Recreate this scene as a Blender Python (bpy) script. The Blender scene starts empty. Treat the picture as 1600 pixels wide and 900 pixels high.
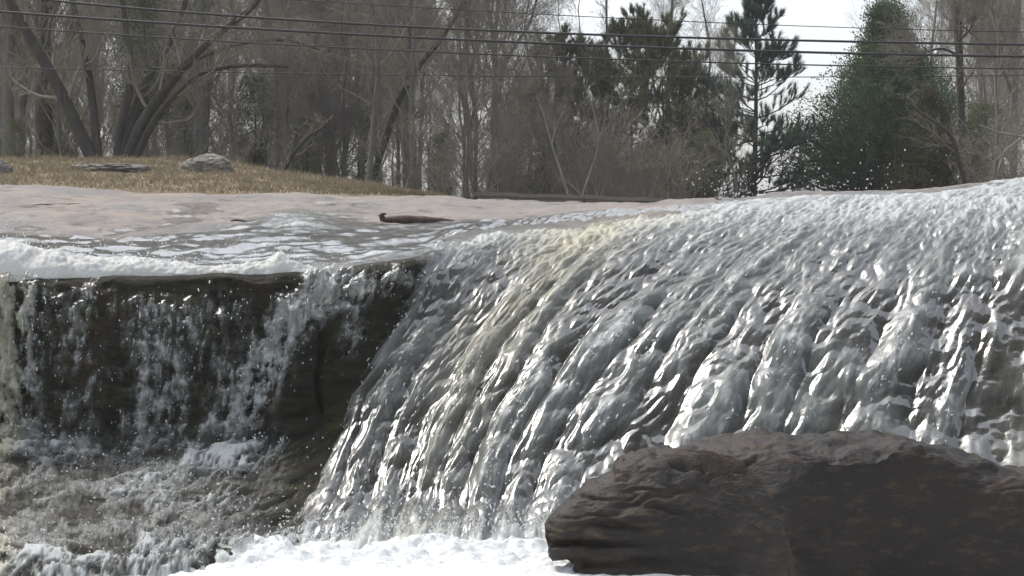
import bpy, math, random
import numpy as np
from mathutils import Vector

random.seed(7)
RNG = np.random.default_rng(7)
SC = bpy.context.scene
COL = SC.collection

# ------------------------------------------------------------------ camera
FPX, HZ, CH = 2790.0, 400.0, 2.1          # focal length in photo pixels, horizon row, eye height
cam_d = bpy.data.cameras.new("camera")
cam_d.sensor_width = 36.0
cam_d.lens = FPX / 1600 * 36
cam_d.shift_y = -50 / 1600
cam_d.clip_end = 2000
cam = bpy.data.objects.new("camera", cam_d)
cam.location = (0, 0, CH)
cam.rotation_euler = (math.pi / 2, 0, 0)
COL.objects.link(cam)
SC.camera = cam

# ------------------------------------------------------------------ light
SUN_EL, SUN_AZ = 56.0, -52.0               # behind the fall, to the left
world = bpy.data.worlds.new("World")
SC.world = world
world.use_nodes = True
wn = world.node_tree
sky = wn.nodes.new("ShaderNodeTexSky")
sky.sky_type = 'NISHITA'
sky.sun_disc = False
sky.sun_elevation = math.radians(SUN_EL)
sky.sun_rotation = math.radians(SUN_AZ)
sky.air_density = 1.0
sky.dust_density = 3.0
sky.ozone_density = 1.0
hs = wn.nodes.new("ShaderNodeHueSaturation")
hs.inputs['Saturation'].default_value = 0.36
wn.links.new(sky.outputs[0], hs.inputs['Color'])
bg = wn.nodes["Background"]
wn.links.new(hs.outputs[0], bg.inputs[0])
bg.inputs[1].default_value = 0.15
sun_d = bpy.data.lights.new("sun", 'SUN')
sun_d.energy = 1.7
sun_d.angle = math.radians(9)
sun_d.color = (1.0, 0.95, 0.87)
sun = bpy.data.objects.new("sun", sun_d)
e, a = math.radians(SUN_EL), math.radians(SUN_AZ)
sdir = Vector((math.sin(a) * math.cos(e), math.cos(a) * math.cos(e), math.sin(e)))
sun.rotation_euler = sdir.to_track_quat('Z', 'Y').to_euler()
sun.location = sdir * 60
COL.objects.link(sun)
SC.view_settings.view_transform = 'Standard'
SC.view_settings.look = 'None'
SC.view_settings.exposure = 0.72
SC.view_settings.gamma = 1.0
SC.cycles.use_denoising = True
SC.cycles.transparent_max_bounces = 24
SC.cycles.max_bounces = 6
SC.cycles.diffuse_bounces = 3
SC.cycles.caustics_reflective = False
SC.cycles.caustics_refractive = False
SC.cycles.sample_clamp_indirect = 6.0

# ------------------------------------------------------------------ noise
def _tab(seed):
    r = np.random.default_rng(seed)
    p = r.permutation(256).astype(np.int32)
    return np.concatenate([p, p, p[:2]]), r
_P, _r = _tab(11)
_G2a = np.linspace(0, 2 * np.pi, 256, endpoint=False)
_G2 = np.stack([np.cos(_G2a), np.sin(_G2a)], 1).astype(np.float32)
_g3 = _r.normal(size=(256, 3)); _G3 = (_g3 / np.linalg.norm(_g3, axis=1, keepdims=True)).astype(np.float32)

def n2(x, y, seed=0):
    x = np.asarray(x, np.float32) + np.float32(seed * 17.31); y = np.asarray(y, np.float32) + np.float32(seed * 9.77)
    xi = np.floor(x).astype(np.int32); yi = np.floor(y).astype(np.int32)
    xf = x - xi; yf = y - yi
    u = xf * xf * xf * (xf * (xf * 6 - 15) + 10); v = yf * yf * yf * (yf * (yf * 6 - 15) + 10)
    xi &= 255; yi &= 255
    def g(i, j, dx, dy):
        G = _G2[_P[_P[i & 255] + (j & 255)]]
        return G[..., 0] * dx + G[..., 1] * dy
    a = g(xi, yi, xf, yf); b = g(xi + 1, yi, xf - 1, yf)
    c = g(xi, yi + 1, xf, yf - 1); d = g(xi + 1, yi + 1, xf - 1, yf - 1)
    return 1.5 * (a + u * (b - a) + v * ((c + u * (d - c)) - (a + u * (b - a))))

def fbm2(x, y, o=4, seed=0, gain=0.5):
    r = 0; amp = 1; tot = 0
    for k in range(o):
        r = r + amp * n2(x * 2 ** k, y * 2 ** k, seed + k * 3.1); tot += amp; amp *= gain
    return r / tot

def n3(x, y, z, seed=0):
    x = np.asarray(x, np.float32) + np.float32(seed * 17.31); y = np.asarray(y, np.float32) + np.float32(seed * 9.77); z = np.asarray(z, np.float32) + np.float32(seed * 5.13)
    xi = np.floor(x).astype(np.int32); yi = np.floor(y).astype(np.int32); zi = np.floor(z).astype(np.int32)
    xf = x - xi; yf = y - yi; zf = z - zi
    f = lambda t: t * t * t * (t * (t * 6 - 15) + 10)
    u, v, w = f(xf), f(yf), f(zf)
    def g(i, j, k):
        G = _G3[_P[_P[_P[(xi + i) & 255] + ((yi + j) & 255)] + ((zi + k) & 255)]]
        return G[..., 0] * (xf - i) + G[..., 1] * (yf - j) + G[..., 2] * (zf - k)
    L = lambda a, b, t: a + t * (b - a)
    return 1.5 * L(L(L(g(0,0,0), g(1,0,0), u), L(g(0,1,0), g(1,1,0), u), v), L(L(g(0,0,1), g(1,0,1), u), L(g(0,1,1), g(1,1,1), u), v), w)

def fbm3(x, y, z, o=4, seed=0, gain=0.5):
    r = 0; amp = 1; tot = 0
    for k in range(o):
        r = r + amp * n3(x * 2 ** k, y * 2 ** k, z * 2 ** k, seed + k * 3.1); tot += amp; amp *= gain
    return r / tot

def sst(a, b, x):
    t = np.clip((x - a) / (b - a), 0, 1)
    return t * t * (3 - 2 * t)

# ------------------------------------------------------------------ mesh helpers
def mesh_np(name, V, F, attrs=None, smooth=True, uv=None, colors=None):
    """V (n,3); F (m,k) with k = 3 or 4, or a list of such arrays."""
    me = bpy.data.meshes.new(name)
    Fs = F if isinstance(F, list) else [F]
    Fs = [f for f in Fs if len(f)]
    loops = np.concatenate([f.ravel() for f in Fs]).astype(np.int32)
    sizes = np.concatenate([np.full(len(f), f.shape[1], np.int32) for f in Fs])
    starts = np.concatenate([[0], np.cumsum(sizes)[:-1]]).astype(np.int32)
    me.vertices.add(len(V)); me.vertices.foreach_set("co", np.ascontiguousarray(V, np.float32).ravel())
    me.loops.add(len(loops)); me.loops.foreach_set("vertex_index", loops)
    me.polygons.add(len(sizes)); me.polygons.foreach_set("loop_start", starts)
    me.update(calc_edges=True)
    me.polygons.foreach_set("use_smooth", np.full(len(sizes), smooth, bool))
    for k, arr in (attrs or {}).items():
        at = me.attributes.new(k, 'FLOAT', 'POINT'); at.data.foreach_set("value", np.ascontiguousarray(arr, np.float32).ravel())
    if uv is not None:
        at = me.attributes.new("flow", 'FLOAT_VECTOR', 'POINT')
        w = np.zeros((len(V), 3), np.float32); w[:, :2] = uv; at.data.foreach_set("vector", w.ravel())
    me.validate()
    return me

def grid_faces(nr, nc, wrap=False):
    i = np.arange(nr - 1)[:, None] * nc; j = np.arange(nc if wrap else nc - 1)[None, :]
    j2 = (j + 1) % nc
    return np.stack([i + j, i + j2, i + nc + j2, i + nc + j], -1).reshape(-1, 4)

def add(name, me, mat, parent=None, label=None, cat=None, group=None, kind=None, loc=None):
    o = bpy.data.objects.new(name, me); COL.objects.link(o)
    if mat is not None and not me.materials: me.materials.append(mat)
    if parent is not None: o.parent = parent
    if loc is not None: o.location = loc
    tag(o, label, cat, group, kind)
    return o

def tag(o, label=None, cat=None, group=None, kind=None):
    if label: o["label"] = label
    if cat: o["category"] = cat
    if group: o["group"] = group
    if kind: o["kind"] = kind
    return o

def empty(name, loc, label, cat, group=None, rz=0.0):
    o = bpy.data.objects.new(name, None); COL.objects.link(o)
    o.empty_display_size = 0.2
    o.location = loc; o.rotation_euler = (0, 0, rz)
    return tag(o, label, cat, group)

def unit_(v): return v / np.linalg.norm(v)

def W(x, y, Y):
    """world point seen at photo pixel (x, y) at distance Y"""
    return np.array([(x - 800) / FPX * Y, Y, CH + (HZ - y) / FPX * Y])

def proj(P):
    return 800 + P[..., 0] / P[..., 1] * FPX, HZ - (P[..., 2] - CH) / P[..., 1] * FPX

def tubes(paths, radii, n, cap=False):
    """paths (M,K,3), radii (M,K) -> V, F of M tubes with n sides"""
    paths = np.asarray(paths, float); radii = np.asarray(radii, float)
    M, K, _ = paths.shape
    d = np.gradient(paths, axis=1); d /= np.linalg.norm(d, axis=2, keepdims=True) + 1e-9
    ref = np.where(np.abs(d[:, :1, 2:3]) > 0.8, np.array([1.0, 0, 0]), np.array([0, 0, 1.0]))
    ref = np.broadcast_to(ref, d.shape)
    a_ = np.cross(d, ref); a_ /= np.linalg.norm(a_, axis=2, keepdims=True) + 1e-9
    b_ = np.cross(d, a_)
    th = np.arange(n) / n * 2 * np.pi
    V = paths[:, :, None] + radii[:, :, None, None] * (a_[:, :, None] * np.cos(th)[:, None] + b_[:, :, None] * np.sin(th)[:, None])
    base = (np.arange(M) * K * n)[:, None]
    F = (base[:, :, None] + grid_faces(K, n, True)[None]).reshape(-1, 4)
    return V.reshape(-1, 3), F

def join(parts):
    V = []; F = []; o = 0
    for v, f in parts:
        V.append(v); F.append(f + o); o += len(v)
    return np.concatenate(V), F

def pchip(xk, Yk, x):
    """monotone cubic along axis 0"""
    Yk = np.asarray(Yk, float); h = np.diff(xk); sh = (-1,) + (1,) * (Yk.ndim - 1)
    dl = np.diff(Yk, axis=0) / h.reshape(sh)
    m = np.zeros_like(Yk)
    w1 = (2 * h[1:] + h[:-1]).reshape(sh); w2 = (h[1:] + 2 * h[:-1]).reshape(sh)
    ok = dl[:-1] * dl[1:] > 0
    with np.errstate(divide='ignore', invalid='ignore'):
        hm = (w1 + w2) / (w1 / dl[:-1] + w2 / dl[1:])
    m[1:-1] = np.where(ok, hm, 0)
    m[0] = dl[0]; m[-1] = dl[-1]
    i = np.clip(np.searchsorted(xk, x, side='right') - 1, 0, len(xk) - 2)
    hh = h[i]; t = ((x - xk[i]) / hh).reshape(sh); hh = hh.reshape(sh)
    return ((2 * t**3 - 3 * t**2 + 1) * Yk[i] + (t**3 - 2 * t**2 + t) * hh * m[i] + (-2 * t**3 + 3 * t**2) * Yk[i + 1] + (t**3 - t**2) * hh * m[i + 1])

# ------------------------------------------------------------------ material helpers
class NT:
    def __init__(s, name):
        s.m = bpy.data.materials.new(name); s.m.use_nodes = True; s.t = s.m.node_tree
        s.t.nodes.clear(); s.out = s.t.nodes.new("ShaderNodeOutputMaterial")
    def n(s, typ, **kw):
        nd = s.t.nodes.new(typ)
        for k, v in kw.items():
            if k.startswith('_'): setattr(nd, k[1:], v)
            else:
                key = k.replace('__', ' ')
                if hasattr(v, 'is_output'): s.t.links.new(v, nd.inputs[key])
                else: nd.inputs[key].default_value = v
        return nd
    def link(s, a_, b_): s.t.links.new(a_, b_)
    def attr(s, name): return s.n("ShaderNodeAttribute", _attribute_name=name)
    def math(s, op, a_, b_=0.0, clamp=False):
        nd = s.t.nodes.new("ShaderNodeMath"); nd.operation = op; nd.use_clamp = clamp
        for k, v in enumerate((a_, b_)):
            if hasattr(v, 'is_output'): s.t.links.new(v, nd.inputs[k])
            else: nd.inputs[k].default_value = v
        return nd.outputs[0]
    def rng(s, v, a0, a1, b0=0.0, b1=1.0, smooth=False):
        nd = s.t.nodes.new("ShaderNodeMapRange"); nd.interpolation_type = 'SMOOTHSTEP' if smooth else 'LINEAR'
        s.t.links.new(v, nd.inputs[0])
        for k, x in zip((1, 2, 3, 4), (a0, a1, b0, b1)): nd.inputs[k].default_value = x
        return nd.outputs[0]
    def noise(s, scale, detail=4, rough=0.55, vec=None, dist=0.0):
        nd = s.n("ShaderNodeTexNoise", Scale=scale, Detail=detail, Roughness=rough, Distortion=dist)
        if vec is not None: s.t.links.new(vec, nd.inputs['Vector'])
        return nd.outputs['Fac']
    def mix(s, f, a_, b_):
        nd = s.t.nodes.new("ShaderNodeMix"); nd.data_type = 'RGBA'
        for k, v in ((0, f), (6, a_), (7, b_)):
            if hasattr(v, 'is_output'): s.t.links.new(v, nd.inputs[k])
            elif k == 0: nd.inputs[0].default_value = v
            else: nd.inputs[k].default_value = (*v, 1)
        return nd.outputs[2]
    def mixs(s, f, a_, b_):
        nd = s.t.nodes.new("ShaderNodeMixShader")
        if hasattr(f, 'is_output'): s.t.links.new(f, nd.inputs[0])
        else: nd.inputs[0].default_value = f
        s.t.links.new(a_, nd.inputs[1]); s.t.links.new(b_, nd.inputs[2])
        return nd.outputs[0]
    def scale(s, vec, sc):
        nd = s.t.nodes.new("ShaderNodeMapping"); s.t.links.new(vec, nd.inputs[0]); nd.inputs['Scale'].default_value = sc
        return nd.outputs[0]
    def pos(s): return s.n("ShaderNodeNewGeometry").outputs['Position']
    def obj(s): return s.n("ShaderNodeTexCoord").outputs['Object']
    def bump(s, h, strength, dist): return s.n("ShaderNodeBump", Height=h, Strength=strength, Distance=dist).outputs[0]
    def done(s, sh): s.link(sh, s.out.inputs['Surface']); return s.m
    def bsdf(s, **kw): return s.n("ShaderNodeBsdfPrincipled", **kw).outputs[0]

def mat_water():
    T = NT("falling_water")
    flow = T.attr("flow").outputs['Vector']
    foam = T.attr("foam").outputs['Fac']; cover = T.attr("cover").outputs['Fac']; tint = T.attr("tint").outputs['Fac']
    white = T.attr("white").outputs['Fac']; calm = T.attr("calm").outputs['Fac']; slick = T.attr("slick").outputs['Fac']
    fine = T.noise(1.0, 5, 0.62, T.scale(flow, (24, 6, 1)), 0.6)
    mid = T.noise(1.0, 3, 0.55, T.scale(flow, (7, 2.6, 1)), 0.5)
    f = T.math('ADD', foam, T.math('MULTIPLY', T.math('SUBTRACT', fine, 0.5), 0.35))
    f = T.math('ADD', f, T.math('MULTIPLY', T.math('SUBTRACT', mid, 0.5), 0.5))
    f = T.rng(f, 0.05, 0.95, 0.10, 0.95, True)
    w = T.math('ADD', white, T.math('MULTIPLY', T.math('SUBTRACT', fine, 0.5), T.rng(calm, 0, 1, 1.6, 0.45)))
    w = T.rng(w, 0.30, 0.95, 0.0, 1.0, True)
    h = T.math('ADD', T.math('MULTIPLY', fine, T.rng(white, 0.0, 0.7, 0.25, 1.0)), T.math('MULTIPLY', mid, 0.8))
    nrm = T.bump(h, 0.35, 0.009)
    grey = T.mix(tint, (0.31, 0.33, 0.32), (0.38, 0.36, 0.27))
    col = T.mix(w, grey, T.mix(tint, (0.74, 0.765, 0.765), (0.76, 0.72, 0.55)))
    pr = T.bsdf(Base__Color=col, Roughness=T.rng(calm, 0, 1, 0.44, 0.75), IOR=1.33, Specular__IOR__Level=T.rng(calm, 0, 1, 0.09, 0.04), Normal=nrm)
    tl = T.n("ShaderNodeBsdfTranslucent", Color=col, Normal=nrm).outputs[0]
    fo = T.mixs(0.40, pr, tl)
    f = T.math('MAXIMUM', f, T.math('MULTIPLY', w, 0.9))
    tr = T.n("ShaderNodeBsdfTransparent", Color=(0.86, 0.86, 0.83, 1)).outputs[0]
    gl = T.n("ShaderNodeBsdfGlossy", Roughness=T.math('SUBTRACT', T.rng(calm, 0, 1, 0.28, 0.7), T.math('MULTIPLY', slick, 0.19)), Normal=nrm).outputs[0]
    fr = T.n("ShaderNodeFresnel", IOR=1.33, Normal=nrm).outputs[0]
    film = T.mixs(T.math('MULTIPLY', fr, T.math('ADD', T.rng(calm, 0, 1, 0.34, 0.18), T.math('MULTIPLY', slick, 0.26)), True), tr, gl)
    sh = T.mixs(f, film, fo)
    clear = T.n("ShaderNodeBsdfTransparent").outputs[0]
    cv = T.math('ADD', cover, T.math('MULTIPLY', T.math('SUBTRACT', fine, 0.5), 0.9))
    cv = T.rng(cv, 0.08, 0.85, 0, 1, True)
    cv = T.math('MULTIPLY', cv, T.rng(cover, 0.02, 0.15, 0, 1, True))
    return T.done(T.mixs(cv, clear, sh))

def mat_foam(name="white_foam", col=(0.86, 0.875, 0.88), warm=(0.80, 0.80, 0.74)):
    T = NT(name)
    p = T.pos()
    a_ = T.noise(9, 5, 0.6, p); b_ = T.noise(38, 4, 0.65, p)
    c = T.mix(T.rng(a_, 0.4, 0.68), col, warm)
    nrm = T.bump(T.math('ADD', a_, T.math('MULTIPLY', b_, 0.5)), 0.7, 0.03)
    pr = T.bsdf(Base__Color=c, Roughness=0.5, IOR=1.33, Normal=nrm)
    tl = T.n("ShaderNodeBsdfTranslucent", Color=c, Normal=nrm).outputs[0]
    return T.done(T.mixs(0.42, pr, tl))

def mat_pool():
    T = NT("pool_water")
    p = T.pos(); foam = T.attr("foam").outputs['Fac']
    a_ = T.noise(3.2, 6, 0.62, p, 0.8); b_ = T.noise(26, 4, 0.65, p)
    f = T.math('ADD', foam, T.math('MULTIPLY', T.math('SUBTRACT', a_, 0.5), 1.3))
    f = T.rng(T.math('ADD', f, T.math('MULTIPLY', T.math('SUBTRACT', b_, 0.5), 0.5)), 0.2, 0.75, 0, 1, True)
    nrm = T.bump(T.math('ADD', a_, T.math('MULTIPLY', b_, 0.4)), 0.6, 0.04)
    wt = T.bsdf(Base__Color=(0.10, 0.115, 0.11, 1), Roughness=0.1, IOR=1.33, Normal=nrm)
    c = T.mix(T.rng(b_, 0.35, 0.7), (0.76, 0.78, 0.79), (0.58, 0.61, 0.62))
    fo = T.bsdf(Base__Color=c, Roughness=0.45, IOR=1.33, Normal=nrm)
    return T.done(T.mixs(f, wt, fo))

def mat_bedrock():
    T = NT("bedrock")
    p = T.pos(); wet = T.attr("wet").outputs['Fac']; dark = T.attr("algae").outputs['Fac']
    n1 = T.noise(0.9, 6, 0.6, T.scale(p, (1, 0.55, 2)), 0.5); n2_ = T.noise(3.5, 8, 0.68, T.scale(p, (1, 0.6, 1.5)), 0.4); n3_ = T.noise(70, 3, 0.7, p)
    st = T.noise(1.0, 5, 0.65, T.scale(p, (1.6, 3.0, 9.0)), 0.6)
    dry = T.mix(T.rng(n1, 0.38, 0.66), (0.31, 0.255, 0.215), (0.25, 0.24, 0.23))
    dry = T.mix(T.rng(n2_, 0.52, 0.72), dry, (0.20, 0.175, 0.155))
    dry = T.mix(T.rng(T.noise(1.5, 7, 0.66, T.scale(p, (0.7, 0.8, 1.5)), 0.8), 0.44, 0.60, 0, 0.85), dry, (0.19, 0.18, 0.175))
    ck = T.noise(0.75, 6, 0.6, T.scale(p, (0.8, 1.0, 1.2)), 0.6)
    ck = T.rng(T.math('ABSOLUTE', T.math('SUBTRACT', ck, 0.5)), 0.0, 0.016, 1.0, 0.0)
    dry = T.mix(T.math('MULTIPLY', ck, T.rng(n2_, 0.42, 0.6)), dry, (0.07, 0.062, 0.056))
    dry = T.mix(T.rng(n3_, 0.48, 0.72, 0, 0.6), dry, (0.17, 0.15, 0.14))
    damp = T.mix(T.rng(n2_, 0.35, 0.7), (0.12, 0.115, 0.11), (0.20, 0.195, 0.19))
    c = T.mix(T.rng(T.math('ADD', wet, T.math('MULTIPLY', T.math('SUBTRACT', n2_, 0.5), 0.9)), 0.35, 0.7), dry, damp)
    alg = T.mix(T.rng(st, 0.35, 0.7), (0.009, 0.008, 0.0055), (0.036, 0.031, 0.017))
    alg = T.mix(T.rng(T.noise(1.7, 4, 0.6, p), 0.56, 0.74), alg, (0.060, 0.034, 0.018))
    alg = T.mix(T.rng(T.noise(4.5, 4, 0.6, p), 0.58, 0.72), alg, (0.045, 0.052, 0.018))
    c = T.mix(dark, c, alg)
    nrm = T.bump(T.math('ADD', n2_, T.math('MULTIPLY', n3_, 0.35)), 0.9, 0.05)
    r = T.rng(T.math('MAXIMUM', wet, dark), 0, 1, 0.75, 0.62)
    return T.done(T.bsdf(Base__Color=c, Roughness=r, Normal=nrm, Specular__IOR__Level=T.rng(dark, 0, 1, 0.4, 0.12)))

def mat_rock(name, c1, c2, c3, rough=0.8, sc=1.0, lichen=None, spec=0.4):
    T = NT(name)
    p = T.obj()
    n1 = T.noise(1.6 * sc, 6, 0.62, T.scale(p, (1, 1, 2.2)), 0.8); n2_ = T.noise(9 * sc, 6, 0.65, T.scale(p, (0.8, 1, 2.0))); n3_ = T.noise(60 * sc, 3, 0.7, p)
    c = T.mix(T.rng(n1, 0.36, 0.66), c1, c2)
    c = T.mix(T.rng(n2_, 0.52, 0.74), c, c3)
    c = T.mix(T.rng(n3_, 0.55, 0.8, 0, 0.6), c, tuple(0.45 * q for q in c1))
    if lichen:
        c = T.mix(T.rng(T.noise(5 * sc, 5, 0.7, p), 0.55, 0.66, 0, 0.8), c, lichen)
    nrm = T.bump(T.math('ADD', n2_, T.math('MULTIPLY', n3_, 0.35)), 0.9, 0.022 / sc)
    r = T.rng(n2_, 0.3, 0.7, rough - 0.18, rough + 0.12)
    return T.done(T.bsdf(Base__Color=c, Roughness=r, Normal=nrm, Specular__IOR__Level=spec))

def mat_bark(name, c1, c2, moss=None):
    T = NT(name)
    p = T.obj()
    v = T.scale(p, (14, 14, 2.0)); n1 = T.noise(1.0, 5, 0.65, v, 0.4); n2_ = T.noise(1.3, 4, 0.6, p)
    c = T.mix(T.rng(n1, 0.35, 0.68), c1, c2)
    if moss: c = T.mix(T.rng(n2_, 0.52, 0.7, 0, 0.8), c, moss)
    return T.done(T.bsdf(Base__Color=c, Roughness=0.9, Normal=T.bump(n1, 0.8, 0.02)))

def mat_leaf(name, c1, c2, c3, scale=2.2, tl=0.3):
    T = NT(name)
    p = T.obj()
    n1 = T.noise(scale, 4, 0.6, p); n2_ = T.noise(scale * 9, 2, 0.6, p)
    c = T.mix(T.rng(n1, 0.38, 0.64), c1, c2)
    c = T.mix(T.rng(n2_, 0.55, 0.75), c, c3)
    d = T.bsdf(Base__Color=c, Roughness=0.65)
    t = T.n("ShaderNodeBsdfTranslucent", Color=c).outputs[0]
    return T.done(T.mixs(tl, d, t))

def mat_plain(name, c, rough=0.6, metal=0.0):
    T = NT(name)
    n1 = T.noise(30, 3, 0.6, T.obj())
    cc = T.mix(T.rng(n1, 0.3, 0.7), tuple(0.8 * q for q in c), tuple(1.15 * q for q in c))
    return T.done(T.bsdf(Base__Color=cc, Roughness=rough, Metallic=metal))

def mat_ground():
    T = NT("leaf_litter_ground")
    p = T.pos()
    n1 = T.noise(0.7, 6, 0.6, p); n2_ = T.noise(11, 5, 0.7, p)
    c = T.mix(T.rng(n1, 0.35, 0.65), (0.13, 0.095, 0.065), (0.19, 0.15, 0.10))
    c = T.mix(T.rng(n2_, 0.5, 0.7), c, (0.08, 0.065, 0.05))
    return T.done(T.bsdf(Base__Color=c, Roughness=0.95, Normal=T.bump(n2_, 0.8, 0.05)))

def mat_bank():
    T = NT("dry_grass_soil")
    p = T.pos()
    n1 = T.noise(1.1, 5, 0.6, p); n2_ = T.noise(14, 5, 0.7, p)
    c = T.mix(T.rng(n1, 0.35, 0.65), (0.22, 0.165, 0.10), (0.29, 0.235, 0.15))
    c = T.mix(T.rng(n2_, 0.5, 0.75), c, (0.13, 0.11, 0.05))
    return T.done(T.bsdf(Base__Color=c, Roughness=0.95, Normal=T.bump(n2_, 0.8, 0.05)))

M_WATER = mat_water(); M_FOAM = mat_foam(); M_POOL = mat_pool(); M_BED = mat_bedrock()
M_DROP = mat_foam("water_drop", (0.84, 0.86, 0.87), (0.76, 0.78, 0.78))
M_BOULDER = mat_rock("dark_boulder", (0.019, 0.018, 0.0175), (0.030, 0.022, 0.016), (0.080, 0.056, 0.034), 0.56, spec=0.22)
M_LICHEN = mat_rock("lichen_stone", (0.16, 0.15, 0.13), (0.22, 0.205, 0.175), (0.12, 0.105, 0.09), 0.9, 2.0, (0.42, 0.43, 0.38))
M_FLATROCK = mat_rock("grey_stone", (0.15, 0.135, 0.12), (0.20, 0.185, 0.17), (0.11, 0.095, 0.085), 0.9, 2.0)
M_GROUND = mat_ground(); M_BANK = mat_bank()
M_BARK = mat_bark("grey_bark", (0.12, 0.115, 0.105), (0.21, 0.20, 0.185))
M_BARKD = mat_bark("dark_bark", (0.035, 0.031, 0.026), (0.08, 0.07, 0.06), (0.05, 0.06, 0.03))
M_BARKP = mat_bark("pale_bark", (0.20, 0.185, 0.165), (0.34, 0.32, 0.29))
M_TWIG = mat_plain("twig_bark", (0.24, 0.215, 0.175), 0.85)
M_PINE = mat_leaf("pine_needles", (0.065, 0.12, 0.08), (0.09, 0.14, 0.095), (0.12, 0.14, 0.09), 2.2, 0.5)
M_CEDAR = mat_leaf("cedar_foliage", (0.05, 0.10, 0.035), (0.08, 0.12, 0.045), (0.11, 0.115, 0.05), 2.2, 0.42)
M_CEDARB = mat_leaf("olive_foliage", (0.08, 0.085, 0.035), (0.12, 0.11, 0.05), (0.07, 0.075, 0.035), 2.2, 0.42)
M_OLIVE = mat_leaf("brown_green_needles", (0.11, 0.12, 0.06), (0.15, 0.14, 0.08), (0.17, 0.145, 0.10), 2.2, 0.5)
M_HOLLY = mat_leaf("evergreen_leaves", (0.065, 0.09, 0.03), (0.095, 0.12, 0.045), (0.12, 0.125, 0.06), 2.2, 0.45)
M_CABLE = mat_plain("cable_black", (0.03, 0.03, 0.033), 0.55)
M_LOG = mat_bark("wet_dark_wood", (0.04, 0.026, 0.020), (0.095, 0.062, 0.048))
M_WALL = mat_rock("weathered_wall", (0.16, 0.15, 0.14), (0.21, 0.20, 0.185), (0.12, 0.11, 0.10), 0.9, 2.0)
M_POST = mat_plain("post_metal", (0.06, 0.058, 0.055), 0.6)
M_GRASS = mat_leaf("dry_grass", (0.19, 0.155, 0.10), (0.27, 0.225, 0.15), (0.12, 0.12, 0.06), 0.9)

# ------------------------------------------------------------------ bedrock and falling water: one parametric surface
LINES = [
 # R1            R2            R3              R4              R5              R6              R7              R8
 [(-250,286,24.5),(-250,350,18.5),(-250,424,15.0),(-250,440,14.6),(-250,560,14.45),(-255,690,14.3),(-265,800,13.1),(-280,912,11.7)],
 [(0,290,24.5),(0,350,18.5),(0,424,15.0),(0,440,14.6),(-5,560,14.45),(-10,690,14.3),(-20,795,13.2),(-30,905,11.8)],
 [(250,300,24.5),(250,352,18.6),(250,423,15.0),(250,437,14.65),(245,560,14.5),(235,690,14.35),(215,790,13.4),(190,888,12.2)],
 [(500,304,24.0),(500,352,18.6),(500,418,15.2),(497,431,14.8),(480,550,14.6),(455,670,14.4),(410,780,13.7),(360,868,12.7)],
 [(650,305,23.5),(645,348,18.8),(640,396,15.7),(632,412,15.2),(590,530,14.8),(535,660,14.4),(490,770,13.8),(440,860,12.95)],
 [(790,311,23.0),(760,345,19.0),(712,386,16.1),(690,408,15.6),(628,520,14.9),(560,660,14.3),(520,780,13.6),(480,862,12.95)],
 [(930,315,22.0),(890,335,19.0),(830,372,16.6),(785,415,15.9),(700,550,14.9),(620,700,14.1),(590,800,13.5),(570,860,12.98)],
 [(1090,313,20.5),(1060,324,18.8),(1000,355,17.0),(930,410,16.0),(810,550,14.9),(730,700,14.1),(700,800,13.5),(685,860,12.98)],
 [(1290,298,19.0),(1265,312,18.0),(1225,340,17.0),(1130,415,15.9),(1010,550,14.9),(925,700,14.1),(890,800,13.5),(870,860,13.0)],
 [(1470,293,18.5),(1450,306,17.6),(1425,335,16.7),(1360,415,15.6),(1275,550,14.7),(1215,700,14.0),(1190,800,13.4),(1180,865,12.9)],
 [(1620,278,18.2),(1610,298,17.3),(1595,330,16.4),(1560,415,15.4),(1510,550,14.6),(1470,700,13.9),(1455,800,13.3),(1450,868,12.9)],
 [(1850,272,18.0),(1840,295,17.0),(1830,330,16.2),(1815,415,15.2),(1785,550,14.4),(1760,700,13.8),(1750,800,13.2),(1750,870,12.85)],
]
CTRL = []
for k, L in enumerate(LINES):
    P = [W(*p) for p in L]
    back = P[0] + np.array([0.3, 3.0, -0.05 if k < 4 else -0.35])
    back2 = back + np.array([0.3, 4.0, -0.9])
    end = P[-1] + np.array([0, -0.6, -0.6])
    CTRL.append([back2, back] + P + [end])
CTRL = np.array(CTRL)                       # (lines, rows, 3); rows: -1,0,1..8,9
ROWS = np.arange(-1, 10).astype(float)
UK = np.array([-250, 0, 250, 500, 640, 735, 850, 1010, 1230, 1430, 1600, 1850], float)   # position of each flow line along the lip

def surf(u, r):
    A = pchip(ROWS, np.swapaxes(CTRL, 0, 1), r)        # (nr, lines, 3)
    B = pchip(UK, np.swapaxes(A, 0, 1), u)             # (nu, nr, 3)
    return np.swapaxes(B, 0, 1)                         # (nr, nu, 3)

def normals(P):
    du = np.gradient(P, axis=1); dv = np.gradient(P, axis=0)
    n = np.cross(dv, du); n /= np.linalg.norm(n, axis=2, keepdims=True) + 1e-12
    return n

def cr(*segs):
    out = []
    for a0, a1, n in segs: out.append(np.linspace(a0, a1, n, endpoint=False))
    return np.concatenate(out + [[segs[-1][1]]])

def flow_coords(P, u, r):
    seg = np.linalg.norm(np.diff(P, axis=0), axis=2)
    s = np.concatenate([np.zeros((1, P.shape[1])), np.cumsum(seg, 0)], 0)
    i4 = np.argmin(np.abs(r - 4)); s = s - s[i4:i4 + 1]
    t = np.broadcast_to((np.interp(u, UK, CTRL[:, 5, 0]) * 1.0)[None, :], s.shape)
    return t, s

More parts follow.
